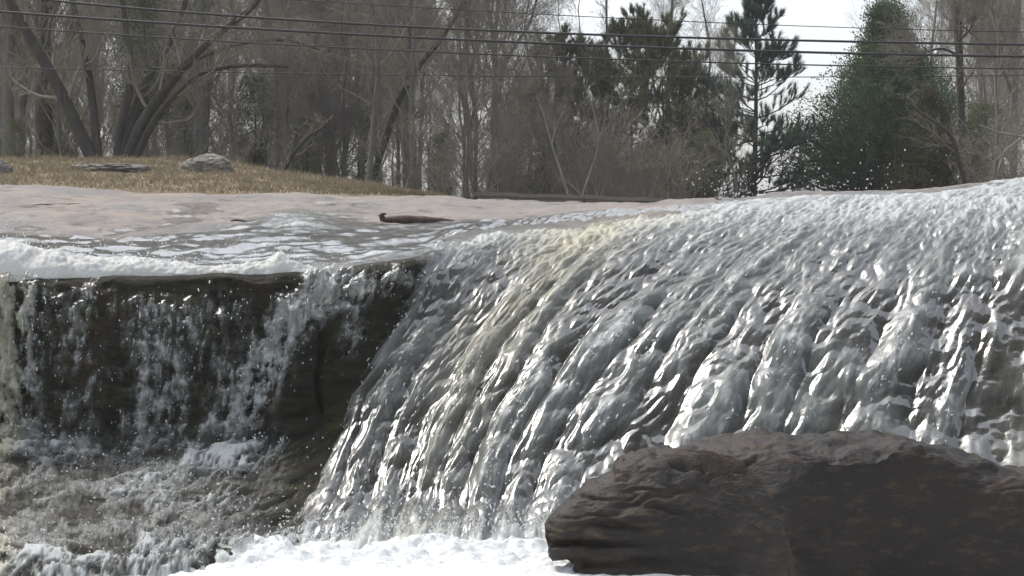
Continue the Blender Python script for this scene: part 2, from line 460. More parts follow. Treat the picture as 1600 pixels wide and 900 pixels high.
def rock_relief(P, t, s, rr, uu):
    fall = sst(3.6, 4.2, rr) * (1 - sst(8.2, 9, rr))
    left = 1 - sst(560, 800, uu)
    x, y, z = P[..., 0], P[..., 1], P[..., 2]
    h = 0.05 * fbm3(x * 1.1, y * 0.7, z * 1.5, 3, 1) * (1 - 0.4 * fall)
    fine = fbm3(x * 4, y * 3, z * 7, 4, 5)
    ap_ = sst(5.7, 6.3, rr)
    h = h + fine * (0.020 + 0.045 * fall * left) * (1 - 0.55 * ap_)
    steps = np.abs(fbm2(t * 0.9, s * 2.6, 3, 9))
    h = h + fall * (0.03 + 0.06 * left) * (0.25 - steps)
    fl = 1 - sst(2.6, 3.4, rr)
    st = fbm2(t * 0.55 + s * 0.1, s * 1.3, 3, 22)
    h = h + fl * (0.05 * np.abs(st) - 0.02)
    led = fbm2(x * 0.55 + 0.3 * z, y * 0.8, 4, 27)
    h = h + fl * (0.010 * np.tanh(9 * led) + 0.007 * np.tanh(12 * (fbm2(x * 1.3, y * 1.5, 4, 29) - 0.1)))
    return h

# --- bedrock
u = np.linspace(-250, 1850, 560)
r = cr((-1, 1, 20), (1, 3, 110), (3, 4.3, 40), (4.3, 8.2, 190), (8.2, 9, 12))
Pb = surf(u, r); rr, uu = np.meshgrid(r, u, indexing='ij')
tb, sb = flow_coords(Pb, u, r); Nb = normals(Pb)
px0, py0 = proj(Pb)
hb = rock_relief(Pb, tb, sb, rr, uu)
crack = np.exp(-((px0 - 500 - 4 * np.sin(py0 * 0.05)) / 3.8) ** 2) * sst(480, 500, py0) * (1 - sst(635, 650, py0)) * (rr > 3.8)
hb = hb - 0.11 * crack
Vb = Pb + Nb * hb[..., None]
face = np.maximum(sst(3.35, 3.8, rr), sst(2.95, 3.1, rr) * (uu < 720))
algae = face * np.clip(1 - 0.0 * uu, 0, 1)
# wet film on the shelf
n_ = fbm2(px0 / 130, py0 / 22, 4, 31)
wetb = sst(335, 352, py0 + 16 * n_) * (1 - 0.75 * np.exp(-((px0 - 120) / 150) ** 2 - ((py0 - 355) / 28) ** 2)) * (1 - 0.6 * np.exp(-((px0 - 480) / 140) ** 2 - ((py0 - 352) / 10) ** 2))
wetb = np.maximum(wetb, 0.9 * sst(0.1, 0.35, n_) * sst(312, 320, py0) * (px0 < 560))
wetb = np.maximum(wetb, sst(1.15, 1.6, rr) * sst(980, 1120, uu))
bed = add("bedrock", mesh_np("bedrock", Vb.reshape(-1, 3), grid_faces(*Vb.shape[:2]), {"wet": wetb, "algae": algae}), M_BED, kind="structure", label="pale granite rock shelf with a dark wet face under the fall")

# --- water sheet
u = cr((-250, -20, 90), (-20, 520, 400), (520, 1620, 900), (1620, 1850, 70))
r = cr((1.0, 2.0, 90), (2.0, 3.0, 90), (3.0, 4.2, 110), (4.2, 6.0, 190), (6.0, 8.0, 170), (8.0, 8.4, 12))
P = surf(u, r); rr, uu = np.meshgrid(r, u, indexing='ij')
t, s = flow_coords(P, u, r); N = normals(P)
px, py = proj(P)
h_rock = rock_relief(P, t, s, rr, uu)
Fm = sst(640, 740, uu + 70 * fbm2(t * 2.4, s * 2.2, 3, 3))                    # the broad right hand fall
low = sst(3.0, 5.0, rr); top = 1 - sst(2.6, 4.4, rr)
tw = t + 0.10 * fbm2(t * 0.9, s * 0.45, 2, 41) + 0.028 * n2(t * 3, s * 2.2, 44)
ph = tw / 0.37 + 0.55 * fbm2(t * 1.1, s * 0.4, 3, 51)
ribid = np.floor(ph + 0.5)
rc = 1 - np.abs(ph - ribid) * 2
ribamp = np.clip(0.55 + 0.75 * n2(ribid * 7.7, s * 0.5, 53), 0.25, 1.1)
ridge = (1 - (1 - rc) ** 1.6) * ribamp + 0.30 * (1 - 2 * np.abs(n2(tw * 1.5, s * 0.3, 54)))
ridge = np.clip(ridge, -0.4, 1)
line = sst(0.62, 1.0, ridge + 0.16 * n2(tw * 8, s * 2.5, 55))
scal = 0.5 + 0.5 * n2(ribid * 3.3 + (ph - ribid) * 0.7, s * 3.4, 56)
ridge2 = 1 - np.abs(n2(tw * 4.6, s * 0.55, 57)) * 1.6
lump = 0.6 * fbm2(tw * 3.0, s * 2.4, 2, 61) + 1.0 * (scal - 0.5) * rc
bump = np.abs(n2(tw * 9, s * 3.6, 71)) * 1.4 - 0.4
bump2 = np.abs(n2(tw * 18 + 0.4 * lump, s * 6.5, 77)) * 1.4 - 0.4
fine = n2(tw * 34, s * 17, 81)
shelf = 1 - sst(3.0, 3.8, rr)
hr = 0.04 + low * (0.078 * ridge + 0.018 * ridge2 + 0.058 * lump) + bump * (0.030 - 0.013 * low) + bump2 * (0.016 - 0.012 * low) + 0.003 * fine * (1 - 0.6 * low)
hr = hr + (1 - low) * (0.03 * ridge + 0.018 * ridge2 + 0.012 * lump)
hr = hr * (0.22 + 0.78 * sst(1.5, 2.9, rr))
patch = fbm2(tw * 1.0, s * 0.9, 3, 85)
fr_ = 0.45 + 0.50 * (ridge - 0.4) * (0.3 + 0.7 * low) + 0.10 * ridge2 + 0.42 * lump * low + 0.10 * bump + 0.42 * patch + 0.22 * top - 0.10 * low + 0.35 * sst(7.2, 8.0, rr)
wr = 0.12 + 0.46 * line * np.clip(0.5 + 1.7 * fbm2(tw * 9, s * 3.6, 3, 87), 0, 1.5) + 0.25 * sst(0.6, 0.95, ridge2) + 0.24 * bump * (0.5 + 0.5 * top) + 0.18 * bump2 * top + 0.60 * top + 0.20 * lump + 0.14 * sst(0.45, 0.8, n2(tw * 22, s * 8, 88)) + 0.5 * sst(7.2, 8.1, rr)
cover_r = Fm * sst(1.12, 1.5, rr - 0.52 + 0.25 * fbm2(t * 1.5, s, 3, 91) + 0.9 * sst(1440, 1580, uu) - 1.1 * (1 - sst(1000, 1180, uu)))
ystr = np.exp(-((uu - 945 - 45 * lump) / 85) ** 2) * (1 - 0.75 * sst(3.6, 6.5, rr))
fr_ = fr_ + 0.30 * ystr; wr = wr + 0.28 * ystr
tint = np.exp(-((uu - 945 - 30 * lump) / 110) ** 2) * 0.8 * (1 - 0.6 * sst(4, 7, rr)) + 0.3 * sst(1600, 1680, uu) + 0.9 * (1 - sst(20, 70, uu))
# strands over the dark cliff on the left
def band(c0, c1, y0, y1, w, amp, soft=25):
    c = np.interp(py, [y0, y1], [c0, c1])
    return amp * np.exp(-((px - c) / w) ** 2) * sst(y0 - soft, y0 + soft, py) * (1 - sst(y1 - soft, y1 + soft, py))
den = band(25, -20, 440, 720, 52, 1.5) + band(105, 40, 470, 720, 30, 0.30) + band(150, 80, 440, 720, 20, 0.5) + band(240, 215, 460, 720, 58, 0.62) + band(330, 250, 470, 720, 40, 0.42) + band(400, 290, 560, 720, 22, 0.36)
den = 1.35 * den + band(520, 475, 425, 500, 40, 1.7) + band(470, 365, 470, 690, 34, 2.1) + band(560, 545, 440, 560, 22, 0.8) + band(620, 590, 415, 460, 34, 0.9) + band(640, 600, 430, 600, 14, 0.35)
strand = 1 - np.abs(n2(tw * 4.2 + 0.7 * n2(t * 3, s * 1.1, 5), s * 0.7, 101)) * 2.2
strand2 = 1 - np.abs(n2(tw * 11, s * 1.6, 105)) * 2.0
blot = fbm2(t * 7, s * 5, 4, 111)
gr = fbm2(tw * 15, s * 11, 4, 113, 0.65)
veil = 0.55 * sst(40, 90, px) * (1 - sst(400, 450, px)) * sst(435, 470, py) * (0.75 + 0.9 * fbm2(tw * 1.6, s * 0.35, 2, 117))
cl = np.maximum(den, veil) * (0.36 + 0.30 * strand + 0.24 * strand2 + 0.75 * blot + 0.75 * gr)
cl = np.clip(cl, 0, 1.1)
cliffm = sst(3.5, 4.0, rr) * (1 - sst(5.7, 6.3, rr))
# apron below the cliff
apm = sst(5.6, 6.2, rr)
dg = t + 0.45 * s
web = 1 - np.abs(fbm2(dg * 2.2 + 0.35 * blot, s * 1.6, 4, 121)) * 3.4
web2 = 1 - np.abs(fbm2(dg * 7.0, s * 3.6, 3, 131)) * 3.0
apden = 0.20 + 0.45 * np.exp(-((py - 702 - 0.02 * px - 38 * fbm2(t * 1.5, s * 0.3, 3, 119)) / 24) ** 2) * (px < 470) + 0.35 * (1 - sst(0, 160, px)) + band(470, 150, 690, 780, 75, 0.45) + 0.40 * np.exp(-((py - 785) / 20) ** 2) * sst(130, 220, px) * (1 - sst(330, 420, px)) + band(300, 150, 800, 880, 90, 0.3) + 0.5 * sst(845, 890, py + 0.06 * px)
apden = apden * (1 - 0.75 * sst(400, 470, px) * (1 - sst(820, 850, py)))
ca = apden * (0.15 + 0.95 * web + 0.35 * web2 + 0.6 * blot + 0.6 * gr)
ca = np.sign(ca) * np.abs(np.clip(ca, 0, 1.2)) ** 1.5
left_cov = np.clip(cliffm * cl + apm * np.clip(0.30 + ca, 0, 1.2) * (1 - 0.5 * sst(430, 480, px) * (1 - sst(810, 850, py))), 0, 1.1)
lipf = sst(2.95, 3.05, rr) * (1 - sst(3.35, 3.75, rr + 0.15 * blot))
left_cov = np.maximum(left_cov, 0.85 * lipf)
left_foam = cliffm * (0.22 + 0.5 * cl) + apm * np.clip(0.26 + 0.60 * ca - 0.12 * sst(400, 480, px), 0, 1.0)
# stream across the shelf
mid_y = np.interp(px, [-200, 0, 200, 400, 560, 760, 1000, 1150], [388, 388, 394, 388, 376, 366, 344, 324])
half = np.interp(px, [-200, 0, 200, 400, 560, 760, 1000, 1150], [22, 22, 20, 30, 26, 17, 11, 6])
sd = np.abs(py - mid_y) / half
nst = fbm2(px / 140 + py / 60, py / 7.0, 4, 141)
nst2 = fbm2(px / 42 + py / 30, py / 3.2, 3, 143)
stream = (1 - sst(0.75, 1.35, sd + 0.35 * nst)) * shelf
thin = sst(0.08, 0.3, fbm2(px / 110, py / 14, 4, 151)) * sst(312, 318, py) * (1 - sst(560, 620, px)) * shelf
ups = np.exp(-((px - 470) / 75) ** 2 - ((py - 350) / 17) ** 2) * shelf
sc_ = np.clip(stream * 0.85 + 0.5 * thin + ups, 0, 1)
sf_ = np.clip(0.06 + 0.45 * nst + 0.40 * nst2 + 0.6 * ups + 0.05 * thin + 0.35 * np.exp(-((py - 418) / 14) ** 2) * (px < 560), 0, 1)
cover = np.maximum(np.maximum(cover_r, left_cov * (1 - Fm)), sc_ * (1 - Fm * (rr > 2.6)))
foam = np.where(cover_r > 0.5, fr_, np.where(rr < 3.0, sf_, np.where(rr < 3.7, 0.48 + 0.4 * blot + 0.3 * nst + 0.5 * cl * cliffm, left_foam)))
blend = sst(0.2, 0.8, cover_r)
white = blend * wr + (1 - blend) * np.where(rr < 3.7, (sf_ * 0.9 - 0.1) * (1 - 0.6 * sst(2.95, 3.1, rr)), np.where(cliffm > 0.3, 0.25 + 0.35 * gr + 0.2 * cl, ca * 0.95 - 0.10))
foam = blend * fr_ + (1 - blend) * np.where(rr < 3.0, sf_, np.where(rr < 3.7, 0.48 + 0.4 * blot + 0.3 * nst + 0.5 * cl * cliffm, left_foam))
hl = shelf * (0.015 + 0.010 * nst + 0.007 * nst2 + 0.05 * ups) + cliffm * (0.02 + 0.10 * np.clip(cl, 0, 1) * (0.6 + 0.6 * blot)) + apm * (0.03 + 0.035 * np.clip(ca, 0, 1) + 0.008 * blot + 0.03 * fbm2(dg * 1.2, s * 1.4, 2, 63))
h = Fm * hr + (1 - Fm) * hl
h = h + h_rock * (1 - 0.6 * Fm)
Vw = P + N * h[..., None]
cover = np.clip(cover, 0, 1)
F = grid_faces(*Vw.shape[:2])
keep = cover.ravel()[F].max(1) > 0.03
F = F[keep]
used = np.zeros(Vw.shape[0] * Vw.shape[1], bool); used[F.ravel()] = True
remap = np.cumsum(used) - 1
fl = lambda q: q.ravel()[used]
wf = add("waterfall", mesh_np("waterfall", Vw.reshape(-1, 3)[used], remap[F], {"foam": fl(np.clip(foam, 0, 1)), "white": fl(np.clip(white, 0, 1)), "calm": fl(apm * (1 - Fm)), "slick": fl((1 - sst(2.95, 3.3, rr)) * (1 - blend)), "cover": fl(cover), "tint": fl(np.clip(tint, 0, 1))}, uv=np.stack([fl(t), fl(s)], 1)), M_WATER, kind="structure", label="white water sliding over the rounded rock face into the pool")

# --- pool of white water
xs = cr((-30, -4.6, 30), (-4.6, 4.6, 420), (4.6, 30, 30))
ys = cr((-12, 9.5, 50), (9.5, 13.6, 260), (13.6, 15.0, 8))
X, Y = np.meshgrid(xs, ys)
near = sst(11.5, 12.7, Y)
hz = -0.03 + 0.03 * fbm2(X * 1.2, Y * 1.6, 3, 201) + near * (0.065 * (np.abs(fbm2(X * 3.2, Y * 4, 5, 205, 0.6)) * 2 - 0.3) + 0.025 * np.abs(n2(X * 9, Y * 13, 207)))
hz = hz - 0.09 * (1 - sst(-3.4, -0.9, X + 0.2 * n2(X * 1.1, Y * 0.6, 6)))
hz = hz + 0.075 * np.exp(-((Y - 12.9 - 0.1 * n2(X * 1.5, X * 0, 2)) / 0.22) ** 2) * (0.5 + 1.2 * np.abs(n2(X * 3.0, Y * 3, 209)))
fo = 0.35 + 0.55 * sst(8.0, 11.0, Y)
add("pool", mesh_np("pool", np.stack([X, Y, hz], -1).reshape(-1, 3), grid_faces(*X.shape), {"foam": fo}), M_POOL, kind="structure", label="churning white foam of the plunge pool")

# --- foam ridge standing along the left lip
xpx = np.linspace(-140, 530, 420)
topy = np.interp(xpx, [-140, -40, 0, 30, 70, 110, 150, 190, 225, 260, 300, 330, 360, 395, 418, 428, 437, 447, 458, 470, 500, 515, 521, 530], [372, 376, 376, 381, 391, 399, 404, 404, 402, 409, 414, 417, 414, 415, 410, 400, 392, 400, 408, 415, 420, 419, 413, 424])
ang = np.linspace(0, np.pi, 44)
base = np.stack([W(x, 430.0, 14.95) for x in xpx])
hh = (430 - topy) / FPX * 14.95
A, I = np.meshgrid(ang, np.arange(len(xpx)))
bx = base[I][..., 0]; cy = 14.98 + 0.26 * np.cos(A) * np.interp(xpx, [0, 120, 530], [1.8, 1.1, 0.55])[I]
cz = base[I][..., 2] - 0.05 + (hh[I] + 0.05) * np.sin(A) ** 0.8
nb = fbm3(bx * 5, cy * 6, cz * 8, 4, 301)
nb2 = np.abs(n3(bx * 14, cy * 14, cz * 18, 305))
dsp = (0.055 * nb + 0.03 * nb2) * np.sin(A) ** 0.5
Vf = np.stack([bx + 0.3 * dsp, cy - dsp * 1.2 * np.cos(A) * -1 * 0.6, cz + dsp * 0.9], -1)
add("foam", mesh_np("foam", Vf.reshape(-1, 3), grid_faces(*A.shape)), M_FOAM, kind="stuff", label="white foam breaking along the left lip of the rock shelf")

# --- spray: loose drops
ICO = bpy.data.meshes.new("tmp_ico")
import bmesh
_b = bmesh.new(); bmesh.ops.create_icosphere(_b, subdivisions=1, radius=1.0); _b.to_mesh(ICO); _b.free()
iv = np.array([v.co[:] for v in ICO.vertices]); it = np.array([p.vertices[:] for p in ICO.polygons])
bpy.data.meshes.remove(ICO)
def drops(pos, rad, axis, stretch):
    rad = np.minimum(rad, 0.0065)
    n = len(pos); ax = axis / (np.linalg.norm(axis, axis=1, keepdims=True) + 1e-9)
    loc = iv[None] * rad[:, None, None]
    along = (loc * ax[:, None]).sum(2, keepdims=True)
    jit = 1 + 0.35 * RNG.normal(size=(n, len(iv), 1))
    V = pos[:, None] + (loc + along * ax[:, None] * (stretch[:, None, None] - 1)) * np.clip(jit, 0.4, 1.8)
    F = (np.arange(n) * len(iv))[:, None, None] + it[None]
    return V.reshape(-1, 3), F.reshape(-1, 3)
sets = []
# over the left cliff, following the strands
w_ = (cliffm * np.clip(cl, 0, 1) ** 1.3 + 0.02 * cliffm * (1 - Fm) * (px < 640)).ravel(); w_ /= w_.sum()
dPs = np.gradient(P, axis=0).reshape(-1, 3)
idx = RNG.choice(len(w_), 1300, p=w_)
pos = P.reshape(-1, 3)[idx] + N.reshape(-1, 3)[idx] * RNG.uniform(0.04, 0.16, (len(idx), 1)) + RNG.normal(size=(len(idx), 3)) * 0.02
sets.append(drops(pos, np.minimum(RNG.gamma(1.6, 0.0010, len(idx)) + 0.0008, 0.0055), dPs[idx] + RNG.normal(size=(len(idx), 3)) * 0.002, RNG.uniform(1.0, 4.2, len(idx))))
# apron splashes
w_ = (apm * (1 - Fm) * (rr < 8) * np.clip(ca, 0, 1) * (px < 560)).ravel(); w_ /= w_.sum()
idx = RNG.choice(len(w_), 2200, p=w_)
pos = P.reshape(-1, 3)[idx] + N.reshape(-1, 3)[idx] * RNG.gamma(1.6, 0.035, (len(idx), 1)) + RNG.normal(size=(len(idx), 3)) * 0.015
sets.append(drops(pos, RNG.gamma(2.2, 0.0018, len(idx)) + 0.0012, dPs[idx] + RNG.normal(size=(len(idx), 3)) * 0.008, RNG.uniform(1.0, 2.6, len(idx))))
# foot of the right fall
n = 1000
xq = RNG.uniform(430, 900, n); yq = 850 - RNG.gamma(1.5, 15, n) - 0.05 * (xq - 430); Yq = RNG.uniform(12.5, 12.95, n)
pos = np.stack([W(a_, b_, c_) for a_, b_, c_ in zip(xq, yq, Yq)])
sets.append(drops(pos, RNG.gamma(2.0, 0.0020, n) + 0.0012, RNG.normal(size=(n, 3)) + [0, 0, 1.0], RNG.uniform(1.0, 2.4, n)))
# lip foam
n = 800
xq = RNG.uniform(-60, 540, n); yq = np.interp(xq, xpx, topy) + 8 - RNG.gamma(1.4, 9, n); Yq = RNG.uniform(14.8, 15.5, n)
pos = np.stack([W(a_, b_, c_) for a_, b_, c_ in zip(xq, yq, Yq)])
sets.append(drops(pos, RNG.gamma(2.0, 0.0022, n) + 0.0015, RNG.normal(size=(n, 3)), RNG.uniform(1.0, 1.8, n)))
# thrown up above the right crest
n = 170
xq = np.concatenate([RNG.normal(1165, 50, 90), RNG.normal(1340, 45, 50), RNG.uniform(1050, 1590, 30)]); yq = np.interp(xq, [1000, 1100, 1290, 1470, 1620], [312, 306, 294, 289, 276]) - RNG.gamma(1.3, 16, n) + 3; Yq = RNG.uniform(16.8, 17.8, n)
pos = np.stack([W(a_, b_, c_) for a_, b_, c_ in zip(xq, yq, Yq)])
sets.append(drops(pos, np.minimum(RNG.gamma(2.0, 0.0018, n) + 0.002, 0.007), RNG.normal(size=(n, 3)) * 0.5 + [0.4, 0, 1.0], RNG.uniform(1.0, 2.0, n)))
# white drops on the right fall's rib crests, standing in for glints
w_ = (Fm * sst(3.0, 3.6, rr) * np.clip(ridge, 0, 1) ** 3 * (rr < 8)).ravel(); w_ /= w_.sum()
idx = RNG.choice(len(w_), 1300, p=w_)
pos = Vw.reshape(-1, 3)[idx] + N.reshape(-1, 3)[idx] * RNG.gamma(1.5, 0.014, (len(idx), 1))
sets.append(drops(pos, RNG.gamma(2.0, 0.0020, len(idx)) + 0.001, dPs[idx] + RNG.normal(size=(len(idx), 3)) * 0.003, RNG.uniform(1.5, 4.5, len(idx))))
V_, F_ = join(sets)
add("spray", mesh_np("spray", V_, F_), M_DROP, kind="stuff", label="white water drops flung off the fall and the lip, some standing for glints")

# ------------------------------------------------------------------ ground and grass bank
def bank_top(x): return np.interp(x, [-400, 0, 330, 400, 470, 580, 650, 690, 760], [246, 248, 249, 262, 275, 291, 301, 313, 340])
def bank_front(x): return np.interp(x, [-400, 0, 150, 330, 500, 640, 690, 760], [289, 291, 295, 302, 304, 304, 309, 320])
gx = np.concatenate([np.linspace(-260, -60, 50)[:-1], np.linspace(-60, 60, 160)[:-1], np.linspace(60, 260, 50)])
gy = np.concatenate([np.linspace(-60, 20, 20)[:-1], np.linspace(20, 60, 70)[:-1], np.linspace(60, 500, 50)])
X, Y = np.meshgrid(gx, gy)
zg = -1.6 + (4.3) * sst(21, 28, Y) + 0.12 * fbm2(X * 0.2, Y * 0.2, 3, 401)
zg = zg + sst(34, 45, Y) * 0.15
zg = np.where((Y < 27) & (Y > -10) & (np.abs(X) > 8.5), np.maximum(zg, -1.6 + 4.2 * sst(8.5, 14, np.abs(X))), zg)
add("ground", mesh_np("ground", np.stack([X, Y, zg], -1).reshape(-1, 3), grid_faces(*X.shape)), M_GROUND, kind="structure", label="brown leaf litter floor of the woods")

xb = np.linspace(-400, 700, 240); vb = np.concatenate([[-0.15], np.linspace(0, 1, 50), [1.15, 1.6]])
Pk = []
for x in xb:
    f0 = W(x, bank_front(x), 24.2); t0 = W(x, bank_top(x), 29.5 if x < 400 else 29.5 - 4.6 * min(1, (x - 400) / 290))
    m0 = 0.5 * (f0 + t0) + np.array([0, 0, 0.10 * min(1, max(0, (650 - x) / 150))])
    row = []
    for q in vb:
        if q < 0: p = f0 + np.array([0, -0.2, -0.25])
        elif q > 1: p = t0 + np.array([0, (q - 1) * 10, -(q - 1) * 1.2])
        else: p = (1 - q) ** 2 * f0 + 2 * q * (1 - q) * m0 + q * q * t0
        row.append(p)
    Pk.append(row)
Pk = np.swapaxes(np.array(Pk), 0, 1)
Pk[..., 2] += 0.05 * fbm2(Pk[..., 0] * 1.3, Pk[..., 1] * 1.3, 4, 411) * np.clip(vb * 4, 0, 1)[:, None]
add("grass_bank", mesh_np("grass_bank", Pk.reshape(-1, 3), grid_faces(*Pk.shape[:2])), M_BANK, kind="structure", label="low bank of dry straw coloured grass at the left")
# blades
nb = 42000
iu = RNG.integers(0, Pk.shape[1] - 1, nb); iv_ = np.minimum((RNG.uniform(0, 1, nb) * 51).astype(int), 50) + 1
fu = RNG.uniform(size=nb)[:, None]; fv = RNG.uniform(size=nb)[:, None]
iv2 = np.minimum(iv_ + 1, Pk.shape[0] - 1)
pb = (1 - fv) * ((1 - fu) * Pk[iv_, iu] + fu * Pk[iv_, iu + 1]) + fv * ((1 - fu) * Pk[iv2, iu] + fu * Pk[iv2, iu + 1])
clump = 0.5 + np.clip(fbm2(pb[:, 0] * 2, pb[:, 1] * 2, 3, 421) * 1.5 + 0.5, 0, 1.2)
ht = RNG.uniform(0.02, 0.085, nb) * clump
an = RNG.uniform(0, 2 * np.pi, nb); lean = RNG.normal(size=(nb, 2)) * 0.6
sd_ = np.stack([np.cos(an), np.sin(an), 0 * an], 1) * RNG.uniform(0.004, 0.009, nb)[:, None]
tip = pb + np.stack([lean[:, 0] * ht, lean[:, 1] * ht, ht], 1)
V_ = np.stack([pb - sd_, pb + sd_, tip], 1).reshape(-1, 3)
add("grass", mesh_np("grass", V_, np.arange(3 * nb).reshape(-1, 3), smooth=False), M_GRASS, kind="stuff", label="short dry straw coloured grass on the bank")

# ------------------------------------------------------------------ rocks
def blob_rock(name, c, size, mat, label, seed, rough=0.25, flat=1.0, res=64):
    th = np.linspace(0.02, np.pi - 0.02, res); ph = np.linspace(0, 2 * np.pi, res * 2, endpoint=False)
    T_, P_ = np.meshgrid(th, ph, indexing='ij')
    d = np.stack([np.sin(T_) * np.cos(P_), np.sin(T_) * np.sin(P_), np.cos(T_)], -1)
    rdd = 1 + rough * fbm3(d[..., 0] * 1.4, d[..., 1] * 1.4, d[..., 2] * 1.4, 3, seed) + 0.09 * fbm3(d[..., 0] * 5, d[..., 1] * 5, d[..., 2] * 7, 4, seed + 5)
    rdd = rdd - 0.10 * sst(0.1, 0.2, np.abs(n3(d[..., 0] * 1.8, d[..., 1] * 1.8, d[..., 2] * 3.6, seed + 9)) * -1 + 0.2)
    V = d * rdd[..., None] * np.array(size) * 0.5
    return add(name, mesh_np(name, V.reshape(-1, 3), grid_faces(*T_.shape, wrap=True)), mat, label=label, cat="rock", loc=c)
blob_rock("rock", W(324, 268, 27.2), (0.80, 0.8, 0.54), M_LICHEN, "humped pale rock with lichen, its top showing above the dry grass bank", 3)
blob_rock("rock", W(178, 268, 27.0), (1.3, 1.5, 0.24), M_FLATROCK, "low flat grey rock slab half buried in the dry grass", 8)
blob_rock("rock", W(-12, 271, 26.0), (0.60, 0.6, 0.44), M_FLATROCK, "brown rock cut off by the left picture edge on the grass bank", 15)

# big dark boulder in front
xi_ = np.linspace(840, 1790, 420)
topk = np.interp(xi_, [840, 843, 850, 862, 880, 905, 930, 950, 975, 1000, 1050, 1100, 1150, 1200, 1300, 1400, 1430, 1470, 1500, 1540, 1580, 1620, 1680, 1740, 1780, 1790], [826, 818, 808, 792, 775, 755, 735, 718, 709, 706, 702, 698, 690, 686, 685, 689, 692, 701, 709, 716, 727, 733, 748, 775, 815, 850])
YB = 12.0
Xw = (xi_ - 800) / FPX * YB
zt = CH + (HZ - topk) / FPX * YB
zb = np.interp(xi_, [840, 846, 870, 885, 910, 1500, 1600, 1790], [0.18, 0.02, 0.0, -0.3, -0.75, -0.75, -0.3, 0.0])
ty = np.interp(xi_, [840, 860, 900, 960, 1050, 1200, 1600, 1750, 1790], [0.08, 0.2, 0.36, 0.56, 0.78, 0.92, 0.9, 0.6, 0.1])
na = 360
th = np.linspace(0, 2 * np.pi, na, endpoint=False)
TH, XI = np.meshgrid(th, np.arange(len(xi_)))
c_, s_ = np.cos(TH), np.sin(TH)
ex = 2 / 2.7
zc = 0.5 * (zt + zb)[XI]; rz = 0.5 * (zt - zb)[XI]; ry = ty[XI]
yy = -np.sign(c_) * np.abs(c_) ** ex * ry; zz = np.sign(s_) * np.abs(s_) ** ex
# the top slopes back and down a little, the front overhangs slightly at the foot
Yv = YB + 0.15 + yy * 0.95 + 0.12 * (zz + 0.2) * (ry)
Zv = zc + zz * rz - 0.0 * yy
Pq = np.stack([Xw[XI], Yv, Zv], -1)
Nq = np.cross(np.gradient(Pq, axis=0), np.roll(Pq, -1, 1) - np.roll(Pq, 1, 1)); Nq /= np.linalg.norm(Nq, axis=2, keepdims=True) + 1e-9
outw = (Nq * (Pq - np.stack([Xw[XI], np.full_like(Yv, YB + 0.15), zc], -1))).sum(2, keepdims=True)
Nq = Nq * np.sign(np.median(outw))
x, y, z = Pq[..., 0], Pq[..., 1], Pq[..., 2]
big = fbm3(x * 1.1, y * 1.3, z * 2.2, 3, 501)
wv = z + 0.10 * x - 0.25 * (y - YB) + 0.16 * fbm3(x * 0.8, y * 0.8, z * 1.2, 2, 505)
strat = np.abs(((wv * 5.2 + 0.5 * n3(x * 1.5, y * 1.5, z, 509)) % 1.0) - 0.5) * 2
cr_ = 1 - np.clip(np.abs(fbm3(x * 1.6, y * 1.6, z * 4.5, 3, 515)) * 9, 0, 1)
med = fbm3(x * 4.5, y * 4.5, z * 8, 4, 521)
rd = np.abs(fbm3(x * 9, y * 9, z * 14, 3, 525))
endm = np.clip(ry / 0.35, 0.15, 1)
dq = (0.10 * big + 0.010 * (strat ** 4 * -1) + 0.024 * med - 0.020 * cr_ + 0.010 * rd) * endm
pxq, pyq = proj(Pq)
front = sst(0.0, 0.3, -(y - YB - 0.05))
# flat shaded hollow on the right front, below the top ledge
hol = sst(1150, 1300, pxq + 12 * med) * sst(0, 26, pyq - np.interp(pxq, [1190, 1330, 1470, 1500, 1560, 1640], [735, 745, 765, 775, 765, 770]) + 8 * med) * (y < YB + 0.2)
dq = dq - hol * (0.14 + 0.10 * (1 - sst(0.0, 0.7, z))) + 0.012 * np.tanh(9 * fbm3(x * 2.2, y * 2.2, z * 4, 3, 531)) * endm + 0.006 * np.tanh(10 * fbm3(x * 6, y * 6, z * 10, 3, 535)) * endm
# the mouth-like notch at the left nose
notch = np.exp(-((pyq - 850 - 0.02 * (pxq - 840)) / 5.0) ** 2) * (1 - sst(850, 1010, pxq)) * (y < YB + 0.4)
dq = dq - 0.09 * notch * np.clip(ry / 0.2, 0.4, 1)
notch2 = np.exp(-((pyq - 884) / 6.0) ** 2) * (1 - sst(960, 1090, pxq)) * (y < YB + 0.4)
dq = dq - 0.08 * notch2 * endm
# cracks over the top
for (x0, y0, x1, y1, w2, dp) in [(985, 724, 1140, 716, 6, 0.09), (1020, 742, 1210, 708, 4.5, 0.07), (930, 790, 1100, 812, 5, 0.05), (870, 812, 985, 835, 5, 0.05), (1130, 800, 1260, 770, 5, 0.05), (1240, 720, 1330, 712, 3.5, 0.03), (1100, 742, 1150, 728, 5, 0.05), (905, 800, 1010, 760, 5, 0.03), (1050, 845, 1190, 838, 4, 0.03)]:
    tq = np.clip((pxq - x0) / (x1 - x0), 0, 1); yl = y0 + (y1 - y0) * tq + 7 * n2(pxq / 25, pyq * 0, 7)
    dq = dq - dp * np.exp(-((pyq - yl) / w2) ** 2) * sst(x0, x0 + 40, pxq) * (1 - sst(x1 - 40, x1, pxq)) * (y < YB + 0.6)
Vq = Pq + Nq * dq[..., None]
rp = np.random.default_rng(909)
Cq = np.array([Xw.mean(), YB, 0.3])
